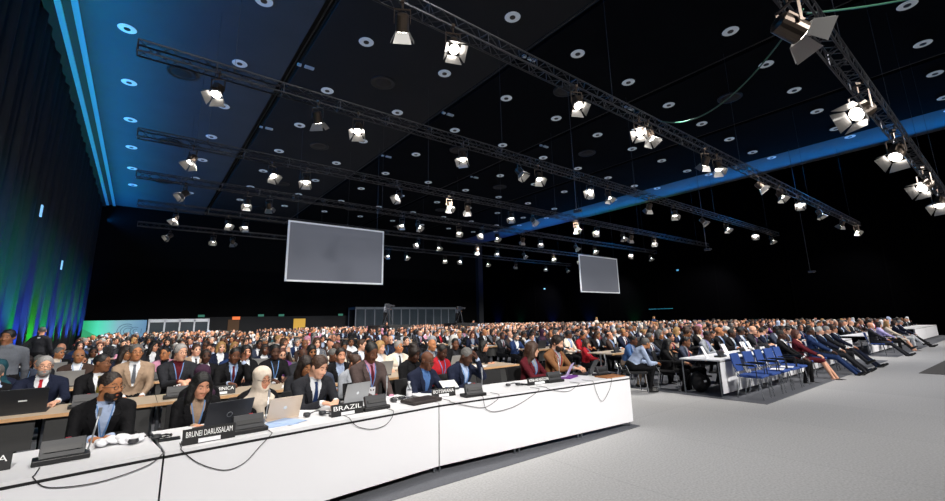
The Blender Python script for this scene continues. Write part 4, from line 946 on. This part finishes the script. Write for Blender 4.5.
def mic_unit(name='microphone_unit'):
    o = empty(name, (0, 0, 0))
    MB().box((0, 0, .02), (.30, .15, .035)).build('base', M_black, o, bevel=.006)
    MB().box((0, -.005, .085), (.24, .045, .12), rx=R(-22)).build('screen_block', M_dgrey, o, bevel=.004)
    MB().box((0, -.0395, .092), (.20, .004, .035), rx=R(-22)).build('speaker_slot', M_black, o)
    MB().box((.02, .012, .146), (.03, .01, .008)).build('red_light', mat('red_indicator', (.5, .03, .05), .4), o)
    MB().tube([(.135, .03, .03), (.15, .03, .10), (.165, .04, .20), (.175, .06, .27)], .006, 6).bar((.175, .06, .26), (.18, .07, .32), .011, 8).build('gooseneck', M_alu, o)
    return o
mu = mic_unit()
MU = [(-.33, 4.36, 6, 'left of the white papers'), (.85, 4.34, 4, 'right of the plate BRUNEI DARUSSALAM'), (2.10, 4.47, 3, 'right of the plate BRAZIL'), (3.35, 4.36, -5, 'in front of the forehead-resting man'), (4.92, 4.46, -5, 'in front of the burgundy blazer'), (6.0, 4.40, -5, 'at the right end of the table')]
for i, (x, y, rz, w_) in enumerate(MU): put(mu, i > 0, (x, y, .74), rz, 'black delegate microphone unit %s' % w_, 'microphone', 'microphone units on the front table')
def laptop(name, lid, w_=.33, d_=.23, ang=105, logo=None):
    o = empty(name, (0, 0, 0))   # front of keyboard towards +Y (user behind), lid back faces -Y
    MB().box((0, d_/2, .009), (w_, d_, .016)).build('base', lid, o, bevel=.004)
    a = R(ang-90); b = MB(); b.box((0, 0, d_/2), (w_, .008, d_)); b.v = [tuple(Matrix.Rotation(-a*-1, 3, 'X') @ Vector(v)+Vector((0, 0, .016))) for v in b.v]; l = b.build('lid', lid, o, bevel=.003)
    c = MB(); c.box((0, .006, d_/2), (w_*.92, .003, d_*.88)); c.v = [tuple(Matrix.Rotation(a, 3, 'X') @ Vector(v)+Vector((0, 0, .016))) for v in c.v]; c.build('display', mat('display_glass', (.04, .05, .07), .2, emit=(.5, .6, .8), es=.15), o)
    MB().box((0, d_*.42, .018), (w_*.86, d_*.42, .002)).build('keyboard', M_black, o)
    if logo is not None:
        c = MB()
        if logo == 'ring': c.tube([(.022*math.cos(t), -.006, d_*.5+.022*math.sin(t)) for t in np.linspace(0, 2*math.pi, 15)], .003, 5)
        elif logo == 'round': c.lathe([(.001, .005), (.017, .005), (.017, .007)], (0, 0, d_*.5), 14, 'Y')
        else: c.box((0, -.006, d_*.5), (.07, .002, .014))
        c.v = [tuple(Matrix.Rotation(a, 3, 'X') @ Vector(v)+Vector((0, 0, .016))) for v in c.v]; c.build('logo', mat('logo_pale', hexc('d8dce0'), .4) if logo != 'ring' else M_metal, o)
    return o
def putl(o, x, y, rz, z, label, group='laptops on the front table'): o.location = (x, y, z); o.rotation_euler.z = R(rz); tag(o, label, 'laptop', group)
l = laptop('laptop', mat('laptop_dark', hexc('303238'), .4, .3), .38, .26, 112, 'ring'); putl(l, .72, 4.58, 12, .74, 'dark grey laptop with an orange sticker behind the plate BRUNEI DARUSSALAM')
s_ = MB().box((.13, .0, .0), (.055, .003, .02)); st = s_.build('sticker', mat('orange_sticker', hexc('e09a30'), .5), l); st.location = (0, .073-.156+.005, .235); st.rotation_euler.x = R(22)
l = laptop('laptop', mat('laptop_gold', hexc('d8c4b0'), .4, .2), .31, .215, 112, 'round'); putl(l, 1.22, 4.66, 6, .74, 'pale gold laptop in front of the woman in cream headscarf')
l = laptop('laptop', mat('laptop_silver', hexc('a0a2a4'), .35, .5), .33, .235, 108, 'round'); putl(l, 2.06, 4.90, 14, .74, 'silver laptop between the dark suit and the brown-grey suit')
l = laptop('laptop', mat('laptop_lilac', hexc('c0b0d8'), .5), .28, .20, 118); putl(l, 5.42, 4.62, 30, .762, 'small lilac laptop on a purple folder')
l = laptop('laptop', mat('laptop_black', hexc('26282c'), .4, .3), .36, .25, 118, None); putl(l, 6.0, 4.62, 22, .74, 'dark laptop at the right end in front of the tan jacket')
l = laptop('laptop', MATS['laptop_black'], .40, .26, 100, 'bar'); putl(l, -.92, 6.98, 0, .74, 'black laptop with a pale logo in front of the grey-bearded man', None)
o = empty('tablet', (3.40, 4.92, .745), R(-8), 'white tablet propped up in front of the bald man', 'tablet')
MB().box((0, .05, .07), (.23, .008, .16), rx=R(-62)).build('screen', mat('tablet_white', hexc('d8dad8'), .4, emit=(.6, .62, .6), es=.15), o); MB().box((0, .1, .006), (.27, .2, .008)).build('cover', M_dgrey, o)
# leather case
b = MB().box((0, 0, .022), (.42, .26, .04)).build('laptop_sleeve', mat('dark_leather', hexc('2c2422'), .5, bump=.3, nscale=80), bevel=.015); b.location = (2.68, 4.47, .74); b.rotation_euler.z = .12; tag(b, 'dark brown padded laptop case lying flat between the two plates', 'case')
b = MB().box((0, 0, .011), (.36, .26, .02)).build('folder', mat('purple_card', hexc('6c2f86'), .6)); b.location = (5.44, 4.66, .74); b.rotation_euler.z = .35; tag(b, 'purple folder under the small lilac laptop', 'folder')
b = MB().box((0, 0, .008), (.42, .25, .015)).build('folder', mat('brown_leather', hexc('a06a3c'), .6)); b.location = (5.96, 4.22, .74); b.rotation_euler.z = -.1; tag(b, 'tan leather folder at the right end of the table', 'folder')
b = MB().box((-.02, 0, .003), (.28, .20, .004)).box((.06, .05, .006), (.21, .29, .003), rz=.5).build('paper_sheets', mat('pale_blue_paper', hexc('a8c0e4'), .7)); b.location = (1.16, 4.45, .74); tag(b, 'pale blue papers in front of the pale gold laptop', 'paper')
# crumpled white cloth / paper heap by the bearded man
g = Sdf(); rr = random.Random(5)
for _ in range(16): g.ell((rr.uniform(-.13, .13), rr.uniform(-.06, .06), rr.uniform(.0, .03)), (rr.uniform(.03, .07), rr.uniform(.02, .05), rr.uniform(.012, .035)), np.array(rotm(rr.uniform(0, 180), rr.uniform(-25, 25), rr.uniform(-25, 25))), k=.008)
V, F = g.build(.006, 0); o = bpy.data.objects.new('crumpled_tissue', arr_mesh('crumpled_tissue', V, F, [M_paper])); COL.objects.link(o); o.location = (-.02, 4.62, .752); tag(o, 'heap of crumpled white tissue in front of the bearded man with glasses', 'tissue')
# headphones
def headphones(x, y, rz, label, z=.745, loops=3):
    o = empty('headphones', (x, y, z), R(rz), label, 'headphones', 'headphones lying on the tables'); b = MB()
    b.tube([(.075*math.cos(t), .085*math.sin(t), .02+.01*math.sin(2*t)) for t in np.linspace(0, math.pi, 14)], .007, 6); b.build('band', M_black, o)
    for q in (-1, 1): MB().lathe([(.032, -.012), (.038, 0), (.030, .018)], (q*.075, -.005, .02), 14).build('ear_pad', M_dgrey, o)
    b = MB(); rr = random.Random(int(x*100)); pts = [(.07, 0, .01)]
    for i in range(36): a = i*.6; pts.append((.13+.055*math.cos(a)+.01*rr.random(), .02+.05*math.sin(a), .008+.012*(i % 6)/6))
    b.tube(pts, .0035, 5); b.build('cord', M_black, o)
headphones(.14, 4.56, 10, 'black headphones with coiled cord beside the white tissue')
headphones(1.50, 4.58, -8, 'black headphones between the gold laptop and the writing man')
headphones(2.50, 4.72, 30, 'black headphones beside the water bottle and brown case')
headphones(4.22, 4.58, -20, 'black headphones near the forehead-resting man')
b = MB().box((0, 0, .007), (.15, .08, .012)).build('notebook', M_black); b.location = (.30, 4.50, .74); tag(b, 'small dark notebook left of the plate BRUNEI DARUSSALAM', 'notebook')
def bottle(x, y, z, label, m_, s=1, group=None):
    o = empty('bottle', (x, y, z), 0, label, 'bottle', group); o.scale = (s, s, s)
    MB().lathe([(.028, 0), (.033, .01), (.033, .14), (.028, .165), (.013, .19), (.013, .20)], n=16).build('body', m_, o, smooth=True)
    MB().lathe([(.016, .20), (.016, .225)], n=14).build('cap', M_white, o)
    MB().lathe([(.0335, .06), (.0335, .12)], n=16).build('sleeve', M_paper, o)
bottle(2.60, 4.62, .74, 'clear water bottle with white label beside the brown-grey suit', M_glass, 1.0)
bottle(2.62, 6.75+.35, .74, 'tall white flask on the second table', M_white, 1.25)
# cables hanging over the front of the cover
def cable(pts, label, m_=M_cable):
    P_ = [Vector(p) for p in pts]; out = []
    for i in range(len(P_)-1):
        p0 = P_[max(i-1, 0)]; p1 = P_[i]; p2 = P_[i+1]; p3 = P_[min(i+2, len(P_)-1)]
        for t in np.linspace(0, 1, 7)[:-1]:
            out.append(.5*((2*p1)+(p2-p0)*t+(2*p0-5*p1+4*p2-p3)*t*t+(3*p1-p0-3*p2+p3)*t**3))
    out.append(P_[-1]); o = MB().tube(out, .003, 6).build('cable', m_, smooth=True); tag(o, label, 'cable', 'cables hanging over the table front')
def fy(x):   # front plane of the covers
    if x < .25: return 3.80+(x+2.25)*.31/2.5-.008
    if x < 2.8: return 4.10+(x-.255)*.19/2.545-.008
    return 4.29-(x-2.805)*.26/3.395-.008
def drop(xs, ztop, zs, label):
    pts = [(xs[0], fy(xs[0])+.20, .747), (xs[0], fy(xs[0])+.02, .747)]+[(x, fy(x)-.006, z) for x, z in zip(xs, zs)]+[(xs[-1], fy(xs[-1])+.02, .747), (xs[-1], fy(xs[-1])+.16, .747)]
    cable(pts, label)
drop([-.42, -.34, -.1, .15, .24], 0, [.735, .66, .63, .67, .73], 'black cable sagging below the table edge under the leftmost microphone')
drop([.36, .48, .66, .80, .92, 1.0], 0, [.735, .62, .53, .55, .66, .735], 'black cable sagging below BRUNEI DARUSSALAM')
drop([1.72, 1.80, 1.95, 2.10, 2.18, 2.2], 0, [.735, .66, .61, .62, .68, .735], 'black cable sagging below the microphone at BRAZIL')
drop([2.95, 3.2, 3.42, 3.6, 3.64], 0, [.735, .66, .62, .68, .735], 'black cable sagging below BOTSWANA, left of two')
drop([3.40, 3.44, 3.6, 3.9, 4.2, 4.3], 0, [.735, .60, .55, .58, .68, .735], 'black cable sagging below the forehead-resting man')
drop([4.45, 4.6, 4.85, 5.05], 0, [.735, .69, .66, .735], 'black cable sagging below the plate near the right end')
drop([5.35, 5.42, 5.52, 5.68, 5.76], 0, [.735, .55, .45, .58, .735], 'long black cable loop near the right end of the table')
# things on the desks of the rows behind
plate(.98, 6.86, 0, .34, 'DOMINICA', 'black country plate reading DOMINICA on the second table', z=.742, group=None)
plate(2.95, 12.0, 0, .42, 'LITHUANIA', 'black country plate reading LITHUANIA on the fourth table row', z=.742, group=None)
rr = random.Random(3); lapP = laptop('laptop', MATS['laptop_black'], .36, .25, 108, None); usedL = False; mu2 = None
lids = [MATS['laptop_black'], MATS['laptop_silver'], MATS['laptop_dark'], MATS['laptop_silver']]
pp = empty('name_plate', (0, 0, 0)); MB().box((0, 0, .058), (.36, .012, .115), rx=R(-8)).build('board', M_black, pp); usedP = False
put(mu, True, (-.40, 7.02, .74), 5, 'microphone unit in front of the man with olive tie on the second table', 'microphone', None)
put(mu, True, (.50, 7.0, .74), 0, 'microphone unit in front of the silver-haired man on the second table', 'microphone', None)
NUMW = ['', 'first', 'second', 'third', 'fourth', 'fifth', 'sixth', 'seventh']
sheets = MB().box((0, 0, .003), (.21, .30, .004), rz=.2).box((.05, .03, .006), (.21, .30, .003), rz=-.15).mesh('paper_sheets', M_paper)
for r_ in range(1, 7):
    for bn, (bx0, bx1, nd) in list(BLOCKS.items())[:2]:
        i = 0; x = bx0+.5; ci = {'lap': 0, 'mic': 0, 'pl': 0, 'pa': 0}
        while x < bx1-.3:
            y = 4.13+PITCH_ROW*r_; k = rr.random(); W_ = 'on table row %d of the %s' % (r_+1, bn)
            if r_ == 1 and bn == 'left block' and x < 1.6: x += .45; continue
            if k < .32:
                o = lapP if not usedL else copy_tree(lapP); usedL = True; o.location = (x, y+.30, .74); o.rotation_euler.z = rr.uniform(-.3, .3); tag(o, 'open laptop %s, %s from the left' % (W_, ORD[ci['lap']]), 'laptop', 'laptops on the rear desks'); ci['lap'] += 1
                for c in o.children:
                    if c.name.startswith(('lid', 'base')):
                        c.material_slots[0].link = 'OBJECT'; c.material_slots[0].material = lids[int(rr.random()*4)] if c.name.startswith('lid') else MATS['laptop_black']
            elif k < .58:
                put(mu, True, (x, y+.2, .74), rr.uniform(-10, 10), 'microphone unit %s, %s from the left' % (W_, ORD[ci['mic']]), 'microphone', 'microphone units on the rear desks'); ci['mic'] += 1
            elif k < .76:
                o = pp if not usedP else copy_tree(pp); usedP = True; o.location = (x, y+.12, .74); tag(o, 'black plate with back turned %s, %s from the left' % (W_, ORD[ci['pl']]) if 0 else 'small black name plate %s, %s from the left' % (W_, ORD[ci['pl']]), 'name plate', 'name plates on the rear desks'); ci['pl'] += 1
            elif k < .9:
                o = bpy.data.objects.new('paper_sheets', sheets); COL.objects.link(o); o.location = (x, y+.28, .74); o.rotation_euler.z = rr.uniform(-1, 1); tag(o, 'white papers %s, %s from the left' % (W_, ORD[ci['pa']]), 'paper', 'papers on the rear desks'); ci['pa'] += 1
            x += rr.uniform(.42, .62)
# right front table: papers, laptop, microphones
for k, x in enumerate((10.1, 11.3, 12.2, 12.9)):
    put(mu, True, (x+.25, 4.40, .74), 0, 'microphone unit on the right block front table, %s from the aisle' % ORD[k], 'microphone', 'microphone units on the right front table')
for k, (x, a) in enumerate(((9.95, 12), (11.0, 0), (12.1, -6), (12.45, 4))):
    o = empty('paper_stand', (x, 4.55, .74), R(a), 'white propped-up document on the right front table, %s from the aisle' % ORD[k], 'paper', 'documents on the right front table')
    MB().box((0, 0, .12), (.21, .006, .27), rx=R(-22)).build('sheet', M_paper, o)
# backpack at the corner of the right table
g = Sdf(); g.ell((0, 0, .20), (.19, .12, .22), k=.03); g.ell((0, -.09, .14), (.14, .06, .12), k=.02); g.cap((-.09, .12, .36), (-.11, .15, .08), .02, k=.01); g.cap((.09, .12, .36), (.11, .15, .08), .02, k=.01); g.cap((-.04, 0, .42), (.04, 0, .42), .015, k=.02)
V, F = g.build(.012, 1, .002); o = bpy.data.objects.new('backpack', arr_mesh('backpack', V, F, [mat('black_nylon', hexc('0f0f12'), .6)])); COL.objects.link(o); o.location = (9.95, 4.72, .02); o.rotation_euler = (R(-12), 0, R(-20)); tag(o, 'black backpack on the floor at the corner of the right front table', 'backpack')
MB().box((.03, -.155, .20), (.07, .006, .04)).build('white_tag', M_paper, o)
g = Sdf(); g.ell((0, 0, .14), (.2, .13, .15), k=.03); g.cap((-.1, 0, .26), (.1, 0, .30), .014, k=.02)
V, F = g.build(.014, 1, .002)
for k, (x, y, lb) in enumerate(((10.5, 4.9, 'black bag under the right front table'), (1.9, 4.55, 'black bag on the floor under the front table, left one'), (2.35, 4.6, 'black bag on the floor under the front table, right one'), (22.4, 4.6, 'black bag by the corner of the far right table'))):
    o = bpy.data.objects.new('shoulder_bag', arr_mesh('shoulder_bag', V, F, [MATS['black_nylon']])); COL.objects.link(o); o.location = (x, y, .01); tag(o, lb, 'bag', 'bags on the floor')

# camera crews on platforms
def crew(x, y, n, label):
    b = MB().box((0, 0, .72), (2.6, 2.2, 1.44)); p = b.build('camera_platform', M_black); p.location = (x, y, 0); tag(p, 'black camera platform among the rows, %s' % label, 'platform', 'camera platforms')
    o = empty('video_camera', (x-.25, y-.35, 1.44), R(15), 'broadcast video camera on tripod, %s' % label, 'video camera', 'video cameras')
    t = MB(); t.bar((0, 0, 1.25), (0, 0, 1.0), .05, 8)
    for k in range(3): t.bar((0, 0, 1.1), (.45*math.cos(k*2.1), .45*math.sin(k*2.1), 0), .022, 6)
    t.build('tripod', M_dgrey, o)
    c = MB(); c.box((0, 0, 1.42), (.20, .46, .26)).bar((0, -.23, 1.42), (0, -.55, 1.42), .07, 14, .09).box((0, .12, 1.60), (.06, .3, .05)).box((.16, .2, 1.5), (.14, .2, .12)); c.build('camera_body', M_dgrey, o)
    MB().box((0, .34, 1.52), (.22, .06, .16)).build('viewfinder', M_metal, o)
    hero(dict(stand=1, lean=8, head=(0, 8, 0), hands=[(-.14, -.34, 1.28), (.18, -.34, 1.22)], hair='short', headset=1, w=1.0), (x-.15, y+.35, 1.44), 15, 'camera operator in dark clothes behind the video camera, %s' % label, 'camera operators', .016, skin='light', jacket='grey', shirt='grey', hair='grey', scale=.98)
crew(15.3, 30.3, 0, 'left crew'); crew(25.5, 35.0, 1, 'right crew')

# ------------------------------------------------------------------ the seated crowd
POSE = [
    dict(lean=6, head=(6, 0, 0), hair='short', tie=1, w=1.05),
    dict(lean=14, head=(2, 22, 0), hair='short', lanyard=1, w=1.03),
    dict(lean=12, head=(4, 10, 4), hands=[(-.1, -.38, .79), (.10, -.27, 1.07, 'chin')], hair='crop', lanyard=1, w=1.05),
    dict(fem=1, lean=14, head=(-4, 22, 0), hair='long', lanyard=1, w=.95),
    dict(fem=1, lean=4, head=(10, 4, 0), hair='bob', w=.95),
    dict(fem=1, lean=10, head=(-12, 8, 0), hair='bun', w=.93),
    dict(fem=1, lean=8, head=(4, 10, 0), hair='hijab', w=.93),
    dict(lean=8, head=(14, 8, 0), hair='none', glasses=1, tie=1, w=1.08),
    dict(lean=4, head=(42, 2, 0), hands=DH(.1, -.32, .70), hair='short', lanyard=1, w=1.05),
    dict(lean=6, head=(-38, 4, 0), hair='crop', glasses=1, tie=1, w=1.05),
    dict(lean=-2, head=(10, 0, 0), hands=DH(.05, -.28, .82), hair='bald', lanyard=1, w=1.1),
    dict(fem=1, lean=6, head=(34, 6, 0), hands=DH(.08, -.34, .75), hair='longcurl', w=.95),
    dict(lean=10, head=(0, 12, 0), hair='short', glasses=1, beard=1, headset=1, w=1.05),
    dict(fem=1, lean=14, head=(12, 14, 0), hair='updo', lanyard=1, w=.97),
]
protos = []
for sp in POSE: protos.append(proto(None, sp, .0145))
pused = [False]*len(POSE)
cr = random.Random(42)
def choose(fem):
    region = cr.random()
    skin = cr.choices(['pale', 'light', 'tan', 'olive', 'brown', 'dark', 'deep'], [30, 28, 14, 7, 6, 8, 7])[0]
    if skin in ('dark', 'deep', 'brown', 'olive'): hair = cr.choices(['black', 'darkbrown', 'grey'], [8, 2, 2])[0]
    else: hair = cr.choices(['black', 'darkbrown', 'brown', 'blond', 'grey', 'silver', 'white', 'auburn'], [22, 20, 22, 10, 12, 10, 4, 5])[0]
    jk = cr.choices(['black', 'charcoal', 'navy', 'slate', 'grey', 'lightgrey', 'brown', 'beige', 'white', 'lightblue', 'blue', 'burgundy', 'red', 'pink', 'cream', 'teal', 'purple', 'green'],
                    [36, 30, 20, 8, 7, 3, 6, 4, 2.5, 3.5, 2.5, 3, 1.8, 1.0, 1.5, .8, .8, 1.2])[0]
    sh = cr.choices(['white', 'lightblue', 'lightgrey', 'charcoal', 'cream', 'pink', 'black'], [30, 14, 8, 6, 5, 3, 8])[0]
    tie = cr.choices(['navy', 'red', 'burgundy', 'blue', 'charcoal', 'purple', 'teal'], [5, 4, 4, 5, 4, 1, 1])[0]
    sc = cr.choice(['cream', 'black', 'plum', 'lightgrey', 'teal', 'pink'])
    return skin, hair, jk, sh, tie, sc
CNAME = {'tanleather': 'tan', 'maroonbrown': 'brown-grey', 'lightgrey': 'light grey', 'lightblue': 'light blue', 'midblue': 'blue', 'slate': 'slate grey', 'olivegold': 'olive'}
seats = []
OCC = [(-.9, 7.9), (-.36, 7.9), (.02, 8.3), (.53, 7.9), (1.24, 7.9), (1.86, 7.9), (3.72, 7.9), (4.92, 7.9), (5.5, 7.9), (6.02, 7.7), (2.62, 7.0), (10.15, 7.9),
       (9.02, 5.75), (9.75, 6.35), (9.8, 5.35), (10.42, 5.3), (11.55, 5.3), (12.55, 5.3), (13.2, 5.3), (.66, 6.22), (1.8, 6.22), (2.1, 6.37), (2.52, 6.2), (3.5, 6.22), (4.06, 6.22), (.02, 7.9)]
# a few particular people in the second adviser row
NAMED = {}
for r_ in range(0, 18):
    for bn, (bx0, bx1, nd) in BLOCKS.items():
        for adv in (0, 1):
            y = 5.28+PITCH_ROW*r_+adv*.95
            if y > 50.5: continue
            if r_ == 0 and bn == 'left block': continue
            x = bx0+.25+cr.uniform(0, .2)
            if r_ > 6 and bn == 'left block': x = bx0-.1
            if r_ == 1 and bn == 'middle block' and not adv: x = 10.9
            if r_ == 0 and bn == 'middle block' and not adv: x = 13.85
            if bn == 'right block' and r_ == 0: x += .3
            s_ = 0
            while x < bx1-.15:
                s_ += 1; p_ = .93 if not adv else .84
                if r_ == 0 and adv and bn == 'middle block' and x < 10.4: x += .6; continue
                if cr.random() < p_ and all(abs(x-a) > .42 or abs(y-b) > .55 for a, b in OCC):
                    if not (abs(x-15.3) < 1.6 and abs(y-30.3) < 1.5) and not (abs(x-25.5) < 1.6 and abs(y-35) < 1.5) and not (y > 46.5 and x < 6.5):
                        seats.append((math.hypot(x, y), x+cr.uniform(-.05, .05), y+cr.uniform(-.07, .10), r_, adv, bn, s_))
                x += cr.uniform(.53, .66)
seats.sort()
NI = 300-len([o for o in bpy.data.objects if o.get('category') == 'person'])
cnt = {}
for k, (d, x, y, r_, adv, bn, s_) in enumerate(seats[:NI]):
    pi = cr.choices(range(len(POSE)), [10, 10, 5, 6, 6, 4, 2, 5, 7, 5, 4, 4, 4, 2])[0]
    o = protos[pi] if not pused[pi] else copy_tree(protos[pi]); pused[pi] = True
    sc = cr.uniform(.94, 1.04); o.location = (x, y, -.03+cr.uniform(-.02, .02)); o.scale = (sc, sc, sc)
    o.rotation_euler.z = R(cr.gauss(2, 8))
    skin, hair, jk, sh, tie, scf = choose(POSE[pi].get('fem', 0))
    dress(o, skin, jk, sh, 'black', hair, tie, None, scf)
    hd = {'none': 'bald', 'hijab': CNAME.get(scf, scf)+'-scarfed', 'bald': 'balding'}.get(POSE[pi]['hair'], {'darkbrown': 'dark', 'auburn': 'auburn'}.get(hair, hair)+'-haired')
    who = 'woman' if POSE[pi].get('fem') else 'man'
    tag(o, '%s %s in %s, %s row %d of %s, %s seat' % (hd, who, CNAME.get(jk, jk), 'adviser' if adv else 'table', r_+1, bn, ORD[s_-1] if s_ <= 20 else '%dth' % s_), 'person', 'seated delegates in the rows')
for i, u in enumerate(pused):
    if not u:
        for c in list(protos[i].children): bpy.data.objects.remove(c)
        bpy.data.objects.remove(protos[i])
# the rest of the crowd, far back: low-detail copies merged into one mass
low = []
for sp in POSE[:12]:
    sp = dict(sp); sp['legs'] = 'desk'; g = grow(sp, .042); V, F, lab = g['body']
    keep = V[F][:, :, 2].min(1) > .42; F = F[keep]; lab = lab[keep]
    if 'hair' in g:
        hv, hf = g['hair']; F = np.concatenate([F, hf+len(V)]); V = np.concatenate([V, hv]); lab = np.concatenate([lab, np.full(len(hf), HRC if sp['hair'] != 'hijab' else SHT)])
    u_, inv = np.unique(F, return_inverse=True); low.append((V[u_], inv.reshape(F.shape), lab))
pal = [S(k) for k in SKIN]+[CL(k) for k in CLOTH]+[HR(k) for k in HAIR]+[M_eye]
idx = {m_.name: i for i, m_ in enumerate(pal)}
AV, AF, AL = [], [], []; nb_ = 0
for k, (d, x, y, r_, adv, bn, s_) in enumerate(seats[NI:]):
    pi = cr.randrange(len(low)); V, F, lab = low[pi]; a = R(cr.gauss(2, 14)); sc = cr.uniform(.94, 1.05)
    c_, n_ = math.cos(a), math.sin(a); W_ = np.stack([V[:, 0]*c_-V[:, 1]*n_, V[:, 0]*n_+V[:, 1]*c_, V[:, 2]], 1)*sc+np.array([x, y, -.03])
    skin, hair, jk, sh, tie, scf = choose(0)
    mp = np.array([idx['skin_'+skin], idx['cloth_'+jk], idx['cloth_'+sh], idx['cloth_black'], idx['cloth_black'], idx['hair_'+hair], idx['skin_'+skin], idx['skin_'+skin]])
    AV.append(W_); AF.append(F+nb_); AL.append(mp[lab]); nb_ += len(V)
if AV:
    me = arr_mesh('distant_crowd', np.concatenate(AV), np.concatenate(AF), pal, np.concatenate(AL)); o = bpy.data.objects.new('distant_crowd', me); COL.objects.link(o)
    tag(o, 'hundreds of seated delegates filling the far rows up to the back wall', 'crowd', kind='stuff')
# a few standing figures among the far rows
for k, (x, y, dr, lb) in enumerate(((13.4, 27.0, dict(skin='light', jacket='black', shirt='black', hair='darkbrown'), 'person in black standing in the rows below the camera booth'),
                              (24.0, 31.0, dict(skin='light', jacket='charcoal', shirt='black', hair='black'), 'person in dark clothes standing right of the middle rows'),
                              (34.0, 25.0, dict(skin='light', jacket='cream', shirt='white', hair='blond'), 'person in pale clothes standing before the right wall'),
                              (40.5, 23.0, dict(skin='pale', jacket='blue', shirt='blue', hair='blond'), 'person in blue standing far right below the lit bar'))):
    hero(dict(stand=1, lean=2, head=(10, 4, 0), hands=[(-.2, -.16, .9), (.2, -.16, .9)], hair='bob' if k != 1 else 'short', step=.03), (x, y, 0), -8*k, lb, 'people standing among the rows', .02, **dr)
